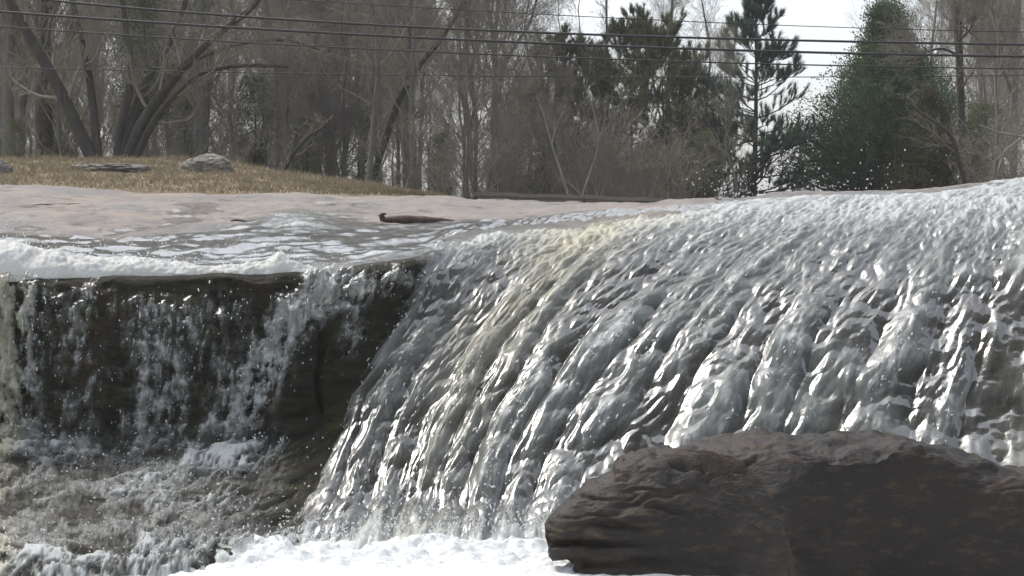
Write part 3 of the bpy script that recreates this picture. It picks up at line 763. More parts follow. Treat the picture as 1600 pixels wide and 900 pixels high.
for k in range(14):
    xc = rp.uniform(Xw[120], Xw[int(len(Xw) * 0.5)]); nn = unit_(np.array([rp.normal() * 0.28 - 0.05, -rp.uniform(0.5, 1.0), rp.uniform(-0.1, 0.55)]))
    wloc = np.exp(-((Vq[..., 0] - xc) / 0.95) ** 2)
    dd_ = (Vq - Cq) @ nn
    lim = np.percentile(dd_[np.abs(Vq[..., 0] - xc) < 0.35], 99.0) - rp.uniform(0.008, 0.035)
    over = np.clip(dd_ + 0.018 * med - lim, 0, None) * np.clip(wloc * 1.6, 0, 1) * 0.9 * sst(-0.25, -0.05, Vq[..., 2])
    Vq = Vq - nn * over[..., None]
ctr = np.array([Xw.mean(), YB, 0.35])
bo = mesh_np("boulder", (Vq - ctr).reshape(-1, 3), grid_faces(*TH.shape, wrap=True))
# close the two ends
bo_v = np.concatenate([Vq[0].mean(0)[None], Vq[-1].mean(0)[None]]) - ctr
nv = Vq.shape[0] * na
caps = np.concatenate([np.stack([np.arange(na), (np.arange(na) + 1) % na, np.full(na, nv)], 1), np.stack([nv - na + (np.arange(na) + 1) % na, nv - na + np.arange(na), np.full(na, nv + 1)], 1)])
bpy.data.meshes.remove(bo)
bo = mesh_np("boulder", np.concatenate([(Vq - ctr).reshape(-1, 3), bo_v]), [grid_faces(*TH.shape, wrap=True), caps])
add("boulder", bo, M_BOULDER, label="huge dark brown boulder lying in the white pool in front of the fall", cat="boulder", loc=ctr)

# ------------------------------------------------------------------ log, sticks, wall, post, cables
def shelf_hit(x, y):
    d2 = (px0 - x) ** 2 + (py0 - y) ** 2 + 1e6 * (np.abs(rr_b - 2) > 1.4)
    return Vb.reshape(-1, 3)[np.argmin(d2)]
rr_b = np.broadcast_to(cr((-1, 1, 20), (1, 3, 110), (3, 4.3, 40), (4.3, 8.2, 190), (8.2, 9, 12))[:, None], px0.shape)
pl = shelf_hit(655, 344)
k_ = np.linspace(0, 1, 14); sc0 = pl[1] / FPX
lp = np.stack([(k_ - 0.5) * 112 * sc0, -0.12 * (k_ - 0.5), 0.035 + 0.005 * np.sin(k_ * 7)], 1)
lr = np.interp(k_, [0, 0.08, 0.3, 0.6, 0.78, 0.9, 1], [0.030, 0.042, 0.052, 0.050, 0.034, 0.018, 0.004])
lg = empty("fallen_log", pl + np.array([0, 0, 0.01]), "dark wet log with a stub end lying on the pale rock shelf", "log")
v1, f1 = tubes(lp[None], lr[None], 12)
v1 = v1 + 0.006 * np.stack([n3(v1[:, 0] * 12, v1[:, 1] * 30, v1[:, 2] * 30, q) for q in (1, 2, 3)], 1)
add("log_stem", mesh_np("log_stem", v1, f1), M_LOG, lg)
stub = np.array([[-0.375, 0, 0.03], [-0.385, 0.0, 0.07], [-0.40, 0, 0.10]]) * (sc0 / 0.0067)
v1, f1 = tubes(stub[None], np.array([[0.03, 0.032, 0.026]]), 8)
v2, f2 = tubes((np.array([[-0.39, 0, 0.10], [-0.36, 0, 0.105], [-0.335, 0, 0.10]]) * (sc0 / 0.0067))[None], np.array([[0.014, 0.014, 0.006]]), 6)
v_, f_ = join([(v1, f1), (v2, f2)])
add("branch_stub", mesh_np("branch_stub", v_, f_), M_LOG, lg)
def stick(x0, y0, x1, y1, rad, label):
    p0, p1 = shelf_hit(x0, y0), shelf_hit(x1, y1)
    k = np.linspace(0, 1, 7)[:, None]; pth = p0 * (1 - k) + p1 * k + np.array([0, 0, rad * 0.8]) + np.stack([0 * k[:, 0], 0 * k[:, 0], 0.01 * np.sin(k[:, 0] * 9)], 1)
    c = pth.mean(0); v, f = tubes((pth - c)[None], np.interp(np.linspace(0, 1, 7), [0, 0.3, 1], [0.5 * rad, rad, 0.3 * rad])[None], 7)
    add("stick", mesh_np("stick", v, f), M_LOG, label=label, cat="stick", loc=c)
stick(362, 345, 411, 344, 0.014, "short dark stick on the wet rock left of the log")
stick(50, 316, 128, 316, 0.008, "thin dark stick on the pale rock below the grass bank at far left")
stick(905, 314, 930, 315, 0.014, "small dark stick on the back edge of the pale rock by the low wall")
stick(1118, 306, 1127, 299, 0.012, "tiny pale twig poking up at the crest of the fall")

wv0, wv1 = W(745, 300, 31), W(1190, 314, 29.0)
nw = 60; k = np.linspace(0, 1, nw)
lw = []
d_ = (wv1 - wv0); d_[2] = 0; dd = d_ / np.linalg.norm(d_); pn = np.array([dd[1], -dd[0], 0])
top_ = wv0[None] * (1 - k[:, None]) + wv1[None] * k[:, None]
top_[:, 2] += 0.012 * n2(k * 14, k * 0, 3)
prof = [(0.0, -0.7), (0.0, -0.07), (0.035, -0.065), (0.035, 0.0), (-0.25, 0.0), (-0.25, -0.7)]
V_ = np.stack([top_ + pn * a_ + np.array([0, 0, b_]) for a_, b_ in prof], 1)
c0 = V_.reshape(-1, 3).mean(0); c0[2] = V_[..., 2].min()
add("low_wall", mesh_np("low_wall", (V_ - c0).reshape(-1, 3), [grid_faces(nw, len(prof), True), np.array([[0, 1, 2, 3]]), np.array([[0, 3, 4, 5]])], smooth=False), M_WALL, label="low dark weathered wall with a thin coping behind the pale rock", cat="wall", loc=c0)
pp = W(730, 305, 30.5)
v1, f1 = tubes(np.array([[[0, 0, -0.4], [0, 0, 0.4], [0.0, 0, 0.99], [0, 0, 1.0]]]), np.array([[0.022, 0.022, 0.022, 0.002]]), 10)
add("post", mesh_np("post", v1, f1), M_POST, label="thin dark metal post standing at the left end of the low wall", cat="post", loc=pp)

CABLES = [([(-300, -45), (60, 1), (400, 27), (800, 47), (1200, 63), (1600, 71), (1900, 74)], 0.018, "upper of the two thick black power cables"),
          ([(-300, -6), (0, 18), (400, 45), (800, 66), (1200, 80), (1600, 88), (1900, 91)], 0.019, "lower of the two thick black power cables"),
          ([(-300, 17), (0, 41), (400, 67), (800, 87), (1200, 100), (1600, 107), (1900, 110)], 0.011, "medium cable next below the thick pair"),
          ([(-300, 98), (0, 104), (400, 114), (800, 120), (1200, 120), (1600, 117), (1900, 113)], 0.007, "lowest and thinnest cable of the set"),
          ([(-300, -50), (200, -20), (640, 12), (800, 22), (1200, 38), (1600, 48), (1900, 53)], 0.0065, "topmost thin grey cable, above the thick pair")]
for pts, rad, lab in CABLES:
    pts = np.array(pts, float); xx = np.linspace(-300, 1900, 70)
    cf = np.polyfit(pts[:, 0], pts[:, 1], 3); ysm = np.polyval(cf, xx)
    pth = np.stack([W(a_, b_, 27.5) for a_, b_ in zip(xx, ysm)]); c = pth.mean(0)
    v, f = tubes((pth - c)[None], np.full((1, len(xx)), rad), 8)
    add("power_cable", mesh_np("power_cable", v, f), M_CABLE, label=lab, cat="cable", group="cables strung across the view", loc=c)

# ------------------------------------------------------------------ trees
def unit(v): return v / (np.linalg.norm(v, axis=-1, keepdims=True) + 1e-9)
def sample(paths, radii, idx, tt):
    K = paths.shape[1]; f = tt * (K - 1); i = np.clip(f.astype(int), 0, K - 2); w = (f - i)[:, None]
    p = paths[idx, i] * (1 - w) + paths[idx, i + 1] * w
    rr_ = radii[idx, i] * (1 - w[:, 0]) + radii[idx, i + 1] * w[:, 0]
    return p, unit(paths[idx, i + 1] - paths[idx, i]), rr_
def grow(rng, paths, radii, per, length, ang, K, wig=0.18, up=0.12, t0=0.2, rscale=0.5, rmin=0.0025, tip=0.25):
    M = len(paths); n = int(M * per)
    idx = rng.integers(0, M, n) if per < 1 else np.repeat(np.arange(M), int(per))
    n = len(idx); tt = rng.uniform(t0, 0.98, n)
    p, d, r0 = sample(paths, radii, idx, tt)
    ax = unit(np.cross(d, rng.normal(size=(n, 3))))
    a_ = np.abs(rng.normal(ang, 0.25, n))[:, None]
    dr = unit(d * np.cos(a_) + ax * np.sin(a_))
    L = length(tt, idx) * rng.uniform(0.55, 1.2, n)
    out = np.zeros((n, K, 3)); out[:, 0] = p
    for k in range(1, K):
        dr = unit(dr + rng.normal(size=(n, 3)) * wig + np.array([0, 0, up]))
        out[:, k] = out[:, k - 1] + dr * (L / (K - 1))[:, None]
    rb = np.maximum(r0 * rscale, rmin)
    rad = rb[:, None] * np.linspace(1, tip, K)[None]
    return out, np.maximum(rad, rmin * 0.6)

def bare_tree_meshes(seed, H=9.0, r0=0.14, lean=0.05, limbs=20, t0=0.15, twig=(7, 6, 3), spread=0.32, stems=None):
    rng = np.random.default_rng(seed)
    if stems is None:
        k = np.linspace(0, 1, 12)
        w = np.cumsum(rng.normal(size=(12, 2)) * 0.035, 0) * H * 0.35
        tr = np.stack([w[:, 0] + lean * k * H * rng.normal(), w[:, 1] + lean * k * H * rng.normal(), k * H], 1)[None]
        tr[:, 0] = 0
        rad = (r0 * (1 - 0.88 * k) * (1 + 0.5 * np.exp(-k * 30)))[None]
    else:
        tr, rad = stems
    trunk = tubes(tr, rad, 9)
    l1, r1 = grow(rng, tr, rad, limbs, lambda t_, i_: H * spread * (1.15 - t_), 0.8, 7, 0.14, 0.2, t0, 0.36, 0.006)
    l2, r2 = grow(rng, l1, r1, twig[0], lambda t_, i_: H * spread * 0.42 * (1.1 - 0.6 * t_), 0.7, 5, 0.2, 0.10, 0.15, 0.55, 0.005)
    l3, r3 = grow(rng, l2, r2, twig[1], lambda t_, i_: H * spread * 0.2 + 0 * t_, 0.65, 4, 0.24, 0.08, 0.15, 0.6, 0.0035)
    l4, r4 = grow(rng, l3, r3, twig[2], lambda t_, i_: H * spread * 0.1 + 0 * t_, 0.6, 3, 0.2, 0.05, 0.2, 0.7, 0.003)
    V, F = join([tubes(l1, r1, 6), tubes(l2, r2, 4), tubes(l3, r3, 3), tubes(l4, r4, 3)])
    return mesh_np("trunk", *trunk), mesh_np("crown", V, F)

def put_tree(name, meshes, mats, loc, label, cat="tree", group=None, rz=0.0, s=1.0, names=("trunk", "crown")):
    root = empty(name, loc, label, cat, group, rz); root.scale = (s, s, s)
    for nm, me, m in zip(names, meshes, mats):
        o = bpy.data.objects.new(nm, me); COL.objects.link(o); o.parent = root
        if not me.materials: me.materials.append(m)
    return root
def copy_tree(src, loc, rz, s, label=None):
    c = src.copy(); COL.objects.link(c); c.location = loc; c.rotation_euler = (0, 0, rz); c.scale = (s, s, s)
    if label: c["label"] = label
    for ch in src.children:
        q = ch.copy(); COL.objects.link(q); q.parent = c
    return c

def gz(Y): return 2.75 + 0.0 * Y
protos = []
G_BARE = "bare trees of the grey woods"
L_BARE = "slender leafless tree in the tangled grey woods beyond the rock shelf"
specs = [(1, 9.5, 0.07, 26), (2, 11, 0.10, 28), (3, 8.0, 0.05, 26), (4, 12, 0.12, 30), (5, 7.0, 0.04, 26), (6, 10, 0.06, 28)]
for sd, H, r0, nl in specs:
    protos.append(bare_tree_meshes(sd, H, r0, 0.06, nl, 0.08 if H < 9 else 0.16))
G_SHRUB = "bare brush of the understorey"
L_SHRUB = "tangled leafless bush in the grey undergrowth below the trees"
shr = []
for sd in (21, 22, 23):
    rng = np.random.default_rng(sd)
    ns = 9; k = np.linspace(0, 1, 6)
    dirs = unit(np.stack([rng.normal(size=ns) * 0.5, rng.normal(size=ns) * 0.5, np.ones(ns)], 1))
    st = dirs[:, None] * (k * 2.4)[None, :, None] * rng.uniform(0.6, 1.1, (ns, 1, 1)); st[..., :2] += rng.normal(size=(ns, 6, 2)) * 0.08 * k[None, :, None]
    rd_ = np.broadcast_to(0.012 * (1 - 0.8 * k), (ns, 6))
    shr.append(bare_tree_meshes(sd, 2.6, 0.02, 0, 6, 0.1, (4, 3, 3), 0.36, (st, rd_)))

rt = np.random.default_rng(77)
first = {}
def scatter(key, meshes, mats, name, label, cat, group, loc, rz, s):
    if key in first:
        c = copy_tree(first[key], loc, rz, s, label); c["group"] = group
        return c
    first[key] = put_tree(name, meshes, mats, loc, label, cat, group, rz, s)
    return first[key]
def zone(x):
    return ("at left behind the grass bank" if x < 430 else "between the grass bank and the low wall" if x < 760 else "behind the brown green pines" if x < 1110 else "between the pines and the cedar" if x < 1330 else "behind and beside the dark cedar")
cnt = 0
def dens(x, Y):      # how far to the right the wood stays thick
    return 1.0 if x < 830 else (0.28 if x < 1120 else (0.03 if x < 1300 else (0.22 if x < 1440 else 0.65)))
tries = 0
while cnt < 155 and tries < 4000:
    tries += 1
    x = rt.uniform(-120, 1720); Y = 34 + 62 * rt.uniform() ** 1.3
    if rt.uniform() > dens(x, Y): continue
    kx = int(rt.integers(0, len(protos)))
    if Y < 42: kx = (2, 4, 5)[kx % 3]
    sc_f = rt.uniform(0.8, 1.2)
    if 780 < x < 1320: sc_f *= 0.62 if Y > 45 else 0.45
    loc = W(x, 300, Y); loc[2] = gz(Y)
    scatter(('b', kx), protos[kx], (M_BARK, M_TWIG), "bare_tree", ("stouter" if kx in (1, 3) else "slender") + (" far" if Y > 62 else "") + " leafless tree" + " in the grey woods " + zone(x), "tree", ("far " if Y > 62 else "") + ("stouter" if kx in (1, 3) else "slender") + " bare trees " + zone(x), loc, rt.uniform(0, 6.28), sc_f)
    cnt += 1
cnt = 0
while cnt < 72:
    x = rt.uniform(-120, 1720); Y = 31 + 40 * rt.uniform() ** 1.2
    if x < 420 and Y < 33: continue
    if 1080 < x < 1480: continue
    kx = int(rt.integers(0, 3))
    loc = W(x, 300, Y); loc[2] = gz(Y)
    scatter(('s', kx), shr[kx], (M_TWIG, M_TWIG), "bare_shrub", "tangled leafless bush in the undergrowth " + zone(x), "bush", "bare brush " + zone(x), loc, rt.uniform(0, 6.28), rt.uniform(0.7, 1.35))
    cnt += 1

# --- particular trees: stems traced as polylines in space
def stems_from_px(lines, Y, base):
    """lines: list of ([(x,y),...], width0_px, width1_px, dY)"""
    P_, R_ = [], []
    for pts, w0, w1, dY in lines:
        pts = np.array(pts, float); K = 12
        L_ = np.concatenate([[0], np.cumsum(np.linalg.norm(np.diff(pts, axis=0), axis=1))]); q = np.linspace(0, L_[-1], K)
        xs_, ys_ = pchip(L_, pts, q).T
        Yd = Y + np.linspace(0, dY, K)
        pp_ = np.stack([W(a_, b_, c_) for a_, b_, c_ in zip(xs_, ys_, Yd)])
        P_.append(pp_ - base); R_.append(np.linspace(w0, w1, K) * 0.42 / FPX * Y)
    return np.array(P_), np.array(R_)
def px_tree(name, lines, Y, base_px, label, mats, seed, H=5.0, limbs=8, t0=0.25, twig=(5, 4, 3), spread=0.3, cat="tree"):
    base = W(*base_px, Y)
    me = bare_tree_meshes(seed, H, 0.1, 0, limbs, t0, twig, spread, stems_from_px(lines, Y, base))
    return put_tree(name, me, mats, base, label, cat)

px_tree("multi_stem_tree", [
    ([(150, 262), (128, 215), (98, 150), (62, 85), (30, 30), (5, -20), (-40, -120)], 26, 15, 0.3),
    ([(155, 262), (150, 215), (142, 140), (130, 70), (112, 0), (95, -100)], 18, 9, 1.0),
    ([(180, 262), (188, 200), (205, 120), (196, 40), (188, -40), (180, -120)], 16, 8, 0.6),
    ([(195, 262), (215, 205), (250, 150), (300, 90), (350, 45), (388, 18), (430, -40)], 24, 9, -0.4),
    ([(205, 262), (240, 190), (272, 150), (320, 112), (380, 102), (450, 104)], 17, 5, -0.8),
    ([(185, 262), (200, 200), (232, 120), (268, 60), (290, 0), (310, -100)], 18, 8, 1.2),
    ([(250, 140), (275, 120), (310, 92), (370, 70), (440, 62), (500, 78)], 9, 4, -0.4),
], 32.0, (180, 256), "big dark multi stemmed tree fanning out above the grass bank at left", (M_BARKD, M_TWIG), 31, 5.5, 9, 0.22, (6, 5, 3), 0.26)
px_tree("broad_trunk_tree", [([(70, 265), (68, 180), (66, 80), (70, -20), (72, -200)], 33, 27, 0.3)], 35.0, (70, 262), "stout straight dark trunk left of the multi stemmed tree", (M_BARKD, M_TWIG), 32, 8.0, 22, 0.2)
px_tree("straight_tree", [([(14, 265), (12, 150), (16, 0), (20, -200)], 22, 18, 0.3)], 36.0, (14, 262), "straight grey trunk at the far left edge of the woods", (M_BARK, M_TWIG), 33, 8.0, 22, 0.2)
px_tree("straight_tree", [([(32, 262), (36, 150), (40, 60), (44, -150)], 13, 9, 0.3)], 37.0, (32, 260), "thinner grey trunk between the far left trunk and the stout dark one", (M_BARK, M_TWIG), 34, 8.0, 18, 0.2)
px_tree("straight_tree", [([(312, 265), (310, 180), (312, 90), (318, -150)], 20, 15, 0.3)], 36.0, (312, 262), "straight grey trunk rising behind the humped lichen rock", (M_BARK, M_TWIG), 35, 8.0, 20, 0.2)
px_tree("leaning_tree", [([(575, 300), (600, 225), (622, 160), (650, 110), (690, 60), (760, -60)], 14, 7, 0.4), ([(648, 112), (640, 50), (650, -60)], 8, 5, 0.3)], 37.0, (575, 300), "dark leafless tree leaning to the right in the middle of the woods", (M_BARKD, M_TWIG), 36, 5.5, 12, 0.3)
px_tree("straight_tree", [([(636, 305), (634, 180), (640, 60), (644, -120)], 17, 12, 0.3)], 41.0, (636, 303), "straight trunk just right of the leaning dark tree", (M_BARK, M_TWIG), 37, 8.0, 20, 0.2)
px_tree("forked_tree", [([(782, 305), (778, 200), (774, 120), (770, 60), (760, 0), (750, -100)], 10, 7, 0.4), ([(775, 130), (800, 80), (830, 30), (850, -60)], 7, 4, 0.3), ([(772, 80), (740, 40), (720, -30)], 5, 3, 0.3)], 42.0, (782, 303), "forked leafless tree with white sky behind its upper limbs", (M_BARK, M_TWIG), 38, 7.0, 10, 0.3)
px_tree("slanting_sapling", [([(430, 300), (455, 245), (480, 215), (510, 196)], 9, 4, 0.3)], 33.0, (430, 298), "short dark sapling slanting to the right over the grass bank edge", (M_BARKD, M_TWIG), 39, 2.5, 10, 0.2, (4, 3, 3), 0.3)
px_tree("leafless_tree", [([(1046, 310), (1044, 200), (1046, 90), (1050, 20), (1052, -60)], 8, 5, 0.4)], 50.0, (1046, 305), "bare twiggy tree top standing above the brown green pines", (M_BARK, M_TWIG), 40, 7.0, 16, 0.45, (6, 5, 3), 0.24)
px_tree("leafless_tree", [([(950, 310), (948, 200), (948, 60), (947, -40)], 6, 4, 0.4)], 52.0, (950, 305), "thin upright bare tree rising from the left of the brown green pines", (M_BARK, M_TWIG), 41, 6.0, 12, 0.45, (5, 4, 3), 0.16)
px_tree("snag_tree", [([(1504, 300), (1502, 200), (1500, 120), (1497, 40), (1492, -60), (1488, -160)], 16, 13, 0.3), ([(1500, 88), (1470, 76), (1440, 84), (1425, 92)], 6, 2, -0.3), ([(1502, 60), (1516, 45), (1524, 25)], 5, 2, -0.2), ([(1503, 140), (1512, 122), (1524, 110)], 5, 2, -0.2)], 38.0, (1504, 298), "straight dark trunk with short broken limbs right of the cedar", (M_BARKD, M_TWIG), 42, 6.0, 9, 0.45, (6, 5, 3), 0.3)
px_tree("forked_tree", [([(1582, 300), (1584, 200), (1586, 100), (1590, 0), (1594, -120)], 17, 12, 0.3), ([(1584, 150), (1560, 95), (1530, 62), (1505, 42)], 8, 4, -0.4), ([(1587, 28), (1560, 22), (1520, 22)], 5, 3, 0.2)], 39.0, (1582, 298), "grey trunk at the right picture edge with a limb reaching left", (M_BARK, M_TWIG), 43, 6.5, 14, 0.3, (6, 5, 3), 0.3)
px_tree("dead_sapling", [([(1512, 300), (1498, 250), (1488, 215), (1460, 190), (1430, 170), (1414, 152)], 11, 4, -0.4)], 34.0, (1512, 298), "dead dark sapling arching to the left in front of the cedar", (M_BARKD, M_TWIG), 44, 2.0, 6, 0.3, (3, 3, 2), 0.22)
px_tree("dead_tree", [([(1660, 300), (1625, 225), (1590, 212), (1565, 208), (1530, 195)], 7, 3, -0.2), ([(1600, 214), (1575, 232), (1555, 252)], 5, 2, -0.2)], 33.0, (1660, 298), "pale dead tree reaching bare limbs in from the right edge", (M_BARKP, M_BARKP), 45, 2.5, 6, 0.3, (4, 3, 2), 0.2)
px_tree("dead_sapling", [([(888, 306), (875, 265), (862, 225), (850, 180), (838, 150)], 5, 2, 0.0), ([(862, 225), (870, 195), (882, 170)], 3, 1.5, 0.0)], 32.0, (888, 304), "pale thin dead sapling before the brown green pines, nearest the low wall", (M_BARKP, M_BARKP), 46, 2.0, 5, 0.3, (3, 3, 2), 0.2)
px_tree("dead_sapling", [([(910, 305), (935, 215), (925, 165), (912, 130)], 4, 2, 0.0), ([(935, 215), (955, 190), (960, 178)], 3, 1.5, 0.0), ([(905, 302), (890, 288), (880, 285)], 3, 2, 0.0)], 32.5, (910, 304), "pale forked sapling standing among the brown green pines", (M_BARKP, M_BARKP), 47, 2.0, 5, 0.3, (3, 3, 2), 0.2)
px_tree("hanging_limb_tree", [([(520, 302), (512, 200), (500, 90), (490, 0), (480, -120)], 20, 14, 0.4), ([(495, 60), (470, 20), (450, 30), (462, 90), (474, 130)], 3, 2, -0.5), ([(500, 110), (485, 160), (500, 200), (508, 212)], 2.5, 1.5, -0.5)], 38.0, (520, 300), "twiggy grey tree with pale drooping twigs near the middle of the woods", (M_BARK, M_BARKP), 48, 7.5, 26, 0.1, (6, 5, 3), 0.26)

# --- needle trees
def tufts(rng, P_, D_, n, length, width, cone=0.75):
    M = len(P_)
    d = np.repeat(D_, n, 0); p = np.repeat(P_, n, 0)
    dr = unit(d + rng.normal(size=d.shape) * cone * 0.6)
    off = rng.uniform(-0.35, 0.35, (M * n, 1)) * length
    p = p + d * off
    sd = unit(np.cross(dr, rng.normal(size=d.shape))) * width
    L_ = length * rng.uniform(0.6, 1.15, (M * n, 1))
    V = np.stack([p - sd, p + sd, p + dr * L_], 1).reshape(-1, 3)
    return V, np.arange(len(V)).reshape(-1, 3)
def pine_meshes(seed, H, n_whorl, spread, needles=44, nlen=0.17, thick=1.0, t0=0.05, lprof=(0.8, 1.0, 0.85, 0.42, 0.12), cone=0.75):
    rng = np.random.default_rng(seed)
    k = np.linspace(0, 1, 14)
    tr = np.stack([0.06 * np.sin(k * 3), 0.05 * np.cos(k * 2.2), k * H], 1)[None]; rad = (0.014 * H * (1 - 0.9 * k) * thick)[None]
    trunk = tubes(tr, rad, 9)
    n = n_whorl * 6; tt = np.repeat(np.linspace(t0, 0.95, n_whorl), 6) + rng.normal(size=n) * 0.012
    tt = np.clip(tt, 0.02, 0.99)
    p, d, r_ = sample(tr, rad, np.zeros(n, int), tt)
    az = rng.uniform(0, 2 * np.pi, n)
    L_ = spread * H * np.interp(tt, [0, 0.15, 0.45, 0.8, 1.0], lprof) * rng.uniform(0.6, 1.15, n)
    dr = unit(np.stack([np.cos(az), np.sin(az), np.interp(tt, [0, 0.5, 1], [0.0, 0.28, 1.3]) + 0 * az], 1))
    K = 6; br = np.zeros((n, K, 3)); br[:, 0] = p
    for q in range(1, K):
        dr = unit(dr + rng.normal(size=(n, 3)) * 0.10 + np.array([0, 0, 0.09])); br[:, q] = br[:, q - 1] + dr * (L_ / (K - 1))[:, None]
    brr = np.maximum(r_[:, None] * 0.4 * np.linspace(1, 0.3, K)[None], 0.005)
    b2, r2 = grow(rng, br, brr, 7, lambda t_, i_: 0.34 * L_[i_] * (1.2 - t_) + 0.08, 0.7, 4, 0.12, 0.25, 0.25, 0.6, 0.004)
    V, F = join([tubes(br, brr, 5), tubes(b2, r2, 3)])
    idx = np.repeat(np.arange(len(b2)), 2); q = np.tile([0.5, 1.0], len(b2))
    p2, d2, _ = sample(b2, r2, idx, q)
    p3, d3, _ = sample(br, brr, np.repeat(np.arange(n), 2), np.tile([0.7, 1.0], n))
    top_p = tr[0, -3:]; top_d = np.tile([0, 0, 1.0], (3, 1))
    PP = np.concatenate([p2, p3, top_p]); DD = unit(np.concatenate([d2, d3, top_d]) + np.array([0, 0, 0.45]))
    nv_, nf_ = tufts(rng, PP, DD, needles, nlen, 0.0055, cone)
    return mesh_np("trunk", *trunk), mesh_np("branches", V, F), mesh_np("needles", nv_, nf_, smooth=False)
PN = ("trunk", "branches", "needles")
pine = pine_meshes(61, 5.6, 15, 0.31, 60, 0.21, cone=0.5)
b_ = W(1178, 312, 44); put_tree("pine_tree", pine, (M_BARKD, M_BARKD, M_PINE), b_, "tall young green pine with tufted needles standing against the white sky", names=PN)
olive = [pine_meshes(62, 4.3, 18, 0.36, 40, 0.14, 0.7, 0.05, (0.9, 1.0, 1.0, 0.8, 0.35)), pine_meshes(63, 3.8, 17, 0.42, 40, 0.14, 0.7, 0.05, (0.9, 1.0, 1.0, 0.85, 0.4))]
OL = [(870, 46, 1.00, 0, "leftmost brown green pine of the dense clump behind the low wall"), (925, 49, 1.12, 1, "bushy brown green pine second from the left in the clump"), (985, 47, 1.12, 0, "tallest brown green pine in the middle of the clump"), (1035, 45, 1.15, 1, "brown green pine right of the middle of the clump, below the bare tree top"), (1075, 49, 0.92, 0, "rightmost brown green pine of the clump, beside the tall green pine"), (835, 51, 0.9, 1, "thin brown green pine at the left fringe of the clump by the forked tree"), (1250, 52, 0.33, 0, "small dark pine filling the gap between the tall pine and the cedar"), (1130, 50, 0.62, 1, "low pine at the foot of the tall green pine")]
of = {}
for x, Y, s_c, kx, lab in OL:
    loc = W(x, 315, Y); loc[2] = gz(Y) + 0.4
    if kx in of:
        c = copy_tree(of[kx], loc, rt.uniform(0, 6.28), s_c, lab)
    else:
        of[kx] = put_tree("pine_tree", olive[kx], (M_BARKD, M_TWIG, M_OLIVE), loc, lab, "tree", "dense clump of small pines", rt.uniform(0, 6.28), s_c, PN)

# --- leafy evergreens
def leaf_cloud(rng, P_, D_, n, size):
    d = np.repeat(D_, n, 0); p = np.repeat(P_, n, 0) + rng.normal(size=(len(P_) * n, 3)) * size * 1.2
    dr = unit(d + rng.normal(size=d.shape) * 0.6); sd = unit(np.cross(dr, rng.normal(size=d.shape))) * size * 0.28 * rng.uniform(0.6, 1.3, (len(p), 1))
    L_ = size * rng.uniform(0.7, 1.5, (len(p), 1))
    V = np.stack([p, p + dr * L_ * 0.5 - sd, p + dr * L_, p + dr * L_ * 0.5 + sd], 1).reshape(-1, 4, 3)
    return V.reshape(-1, 3), np.arange(len(p) * 4).reshape(-1, 4)
def cedar_meshes(seed, H, R, n_br=420, leaves=46, size=0.05, prof=None):
    rng = np.random.default_rng(seed)
    k = np.linspace(0, 1, 10); tr = np.stack([0.05 * np.sin(k * 4), 0 * k, k * H], 1)[None]; rad = (0.016 * H * (1 - 0.92 * k))[None]
    tt = rng.uniform(0.0, 1, n_br) ** 1.55 * 0.97; az = rng.uniform(0, 2 * np.pi, n_br)
    pr = np.interp(tt, *(prof or ([0, 0.12, 0.5, 0.8, 1], [1.0, 1.0, 0.52, 0.17, 0.03])))
    lob = 1 + 0.22 * n2(az * 1.3, tt * 7, seed) + 0.16 * n2(az * 3, tt * 15, seed + 2)
    L_ = R * pr * lob
    p, d, r_ = sample(tr, rad, np.zeros(n_br, int), tt)
    dr = unit(np.stack([np.cos(az), np.sin(az), 0.35 + 0.9 * tt], 1)); K = 5
    br = np.zeros((n_br, K, 3)); br[:, 0] = p
    for q in range(1, K):
        dr = unit(dr + rng.normal(size=(n_br, 3)) * 0.10 + np.array([0, 0, 0.06])); br[:, q] = br[:, q - 1] + dr * (L_ / (K - 1))[:, None]
    brr = np.maximum(r_[:, None] * 0.25 * np.linspace(1, 0.25, K)[None], 0.004)
    idx = np.repeat(np.arange(n_br), 7); q = np.clip(np.tile(np.linspace(0.35, 1.0, 7), n_br) + rng.normal(size=len(idx)) * 0.05, 0, 1)
    pp_, dd_, _ = sample(br, brr, idx, q)
    pp_ = pp_ + rng.normal(size=pp_.shape) * 0.06 * R
    V, F = leaf_cloud(rng, pp_, unit(dd_ + np.array([0, 0, 0.5])), leaves // 7 + 1, size)
    return mesh_np("trunk", *tubes(tr, rad, 8)), mesh_np("branches", *tubes(br, brr, 4)), mesh_np("foliage", V, F, smooth=False)
CN = ("trunk", "branches", "foliage")
ced = cedar_meshes(71, 5.0, 2.75, 1300, 84, 0.06)
b_ = W(1385, 330, 44); put_tree("cedar_tree", ced, (M_BARKD, M_BARKD, M_CEDAR), b_, "large dense dark green conical cedar at right against the sky", names=CN)
ced2 = cedar_meshes(72, 2.9, 1.3, 380, 56, 0.065)
b_ = W(1450, 330, 42); put_tree("cedar_tree", ced2, (M_BARKD, M_BARKD, M_CEDARB), b_, "smaller olive cedar at the right foot of the large dark cedar", names=CN)
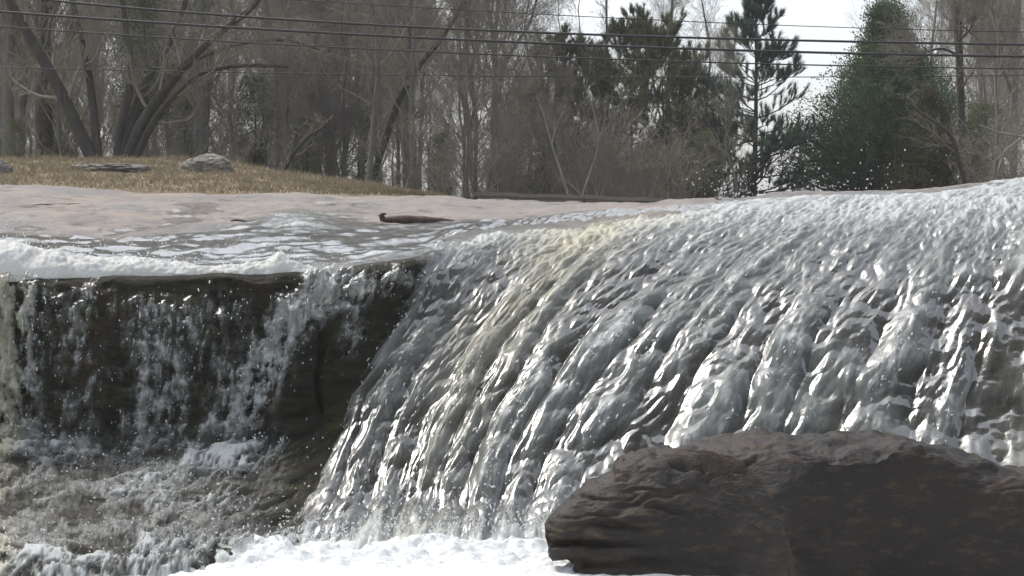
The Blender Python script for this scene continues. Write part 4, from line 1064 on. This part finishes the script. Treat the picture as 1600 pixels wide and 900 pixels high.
hol = cedar_meshes(73, 2.6, 0.9, 200, 49, 0.042, ([0, 0.3, 0.7, 1], [0.4, 1.0, 0.9, 0.3]))
HL = [((225, 200, 33.2), 0.95, "leafy evergreen bush caught in the stems of the multi stemmed tree"), ((398, 262, 39), 0.72, "dull green evergreen sapling behind the right end of the grass bank"), ((22, 262, 33), 0.32, "low green bush at the foot of the far left trunks"), ((560, 318, 39), 0.75, "olive evergreen bush in the undergrowth below the leaning tree"), ((1020, 322, 43), 0.55, "low green bush at the foot of the brown green pines"), ((95, 262, 35), 0.55, "dull olive bush between the stout trunk and the multi stemmed tree"), ((290, 262, 36.5), 0.5, "low olive bush left of the humped lichen rock, behind the bank"), ((480, 312, 37), 0.6, "olive bush in the brush just beyond the falling end of the grass bank"), ((690, 318, 38), 0.55, "low olive bush left of the thin dark post"), ((850, 318, 40), 0.6, "olive bush behind the left half of the low wall"), ((1100, 318, 41), 0.6, "low green bush beyond the right end of the low wall"), ((1540, 312, 41), 0.8, "olive evergreen bush behind the dark trunk at right")]
h0 = None
for (x, y, Y), s_c, lab in HL:
    loc = W(x, y, Y)
    if h0 is None: h0 = put_tree("evergreen_shrub", hol, (M_BARKD, M_TWIG, M_HOLLY), loc, lab, "bush", "evergreen bushes among the bare trees", 0.3, s_c, CN)
    else: copy_tree(h0, loc, rt.uniform(0, 6.28), s_c, lab)

# ------------------------------------------------------------------ thin haze volume added to veil the woods and lift their darks
hv = np.array([[x, y, z] for x in (-265, 265) for y in (-65, 505) for z in (-3.2, 20.0)], float)
hf = np.array([[0, 1, 3, 2], [4, 6, 7, 5], [0, 4, 5, 1], [2, 3, 7, 6], [0, 2, 6, 4], [1, 5, 7, 3]])
TH_ = NT("thin_haze")
TH_.link(TH_.n("ShaderNodeVolumePrincipled", Color=(0.92, 0.95, 1.0, 1), Density=0.0009).outputs[0], TH_.out.inputs['Volume'])
add("haze", mesh_np("haze", hv, hf, smooth=False), TH_.m, kind="stuff", label="thin pale haze added to veil and lighten the woods")
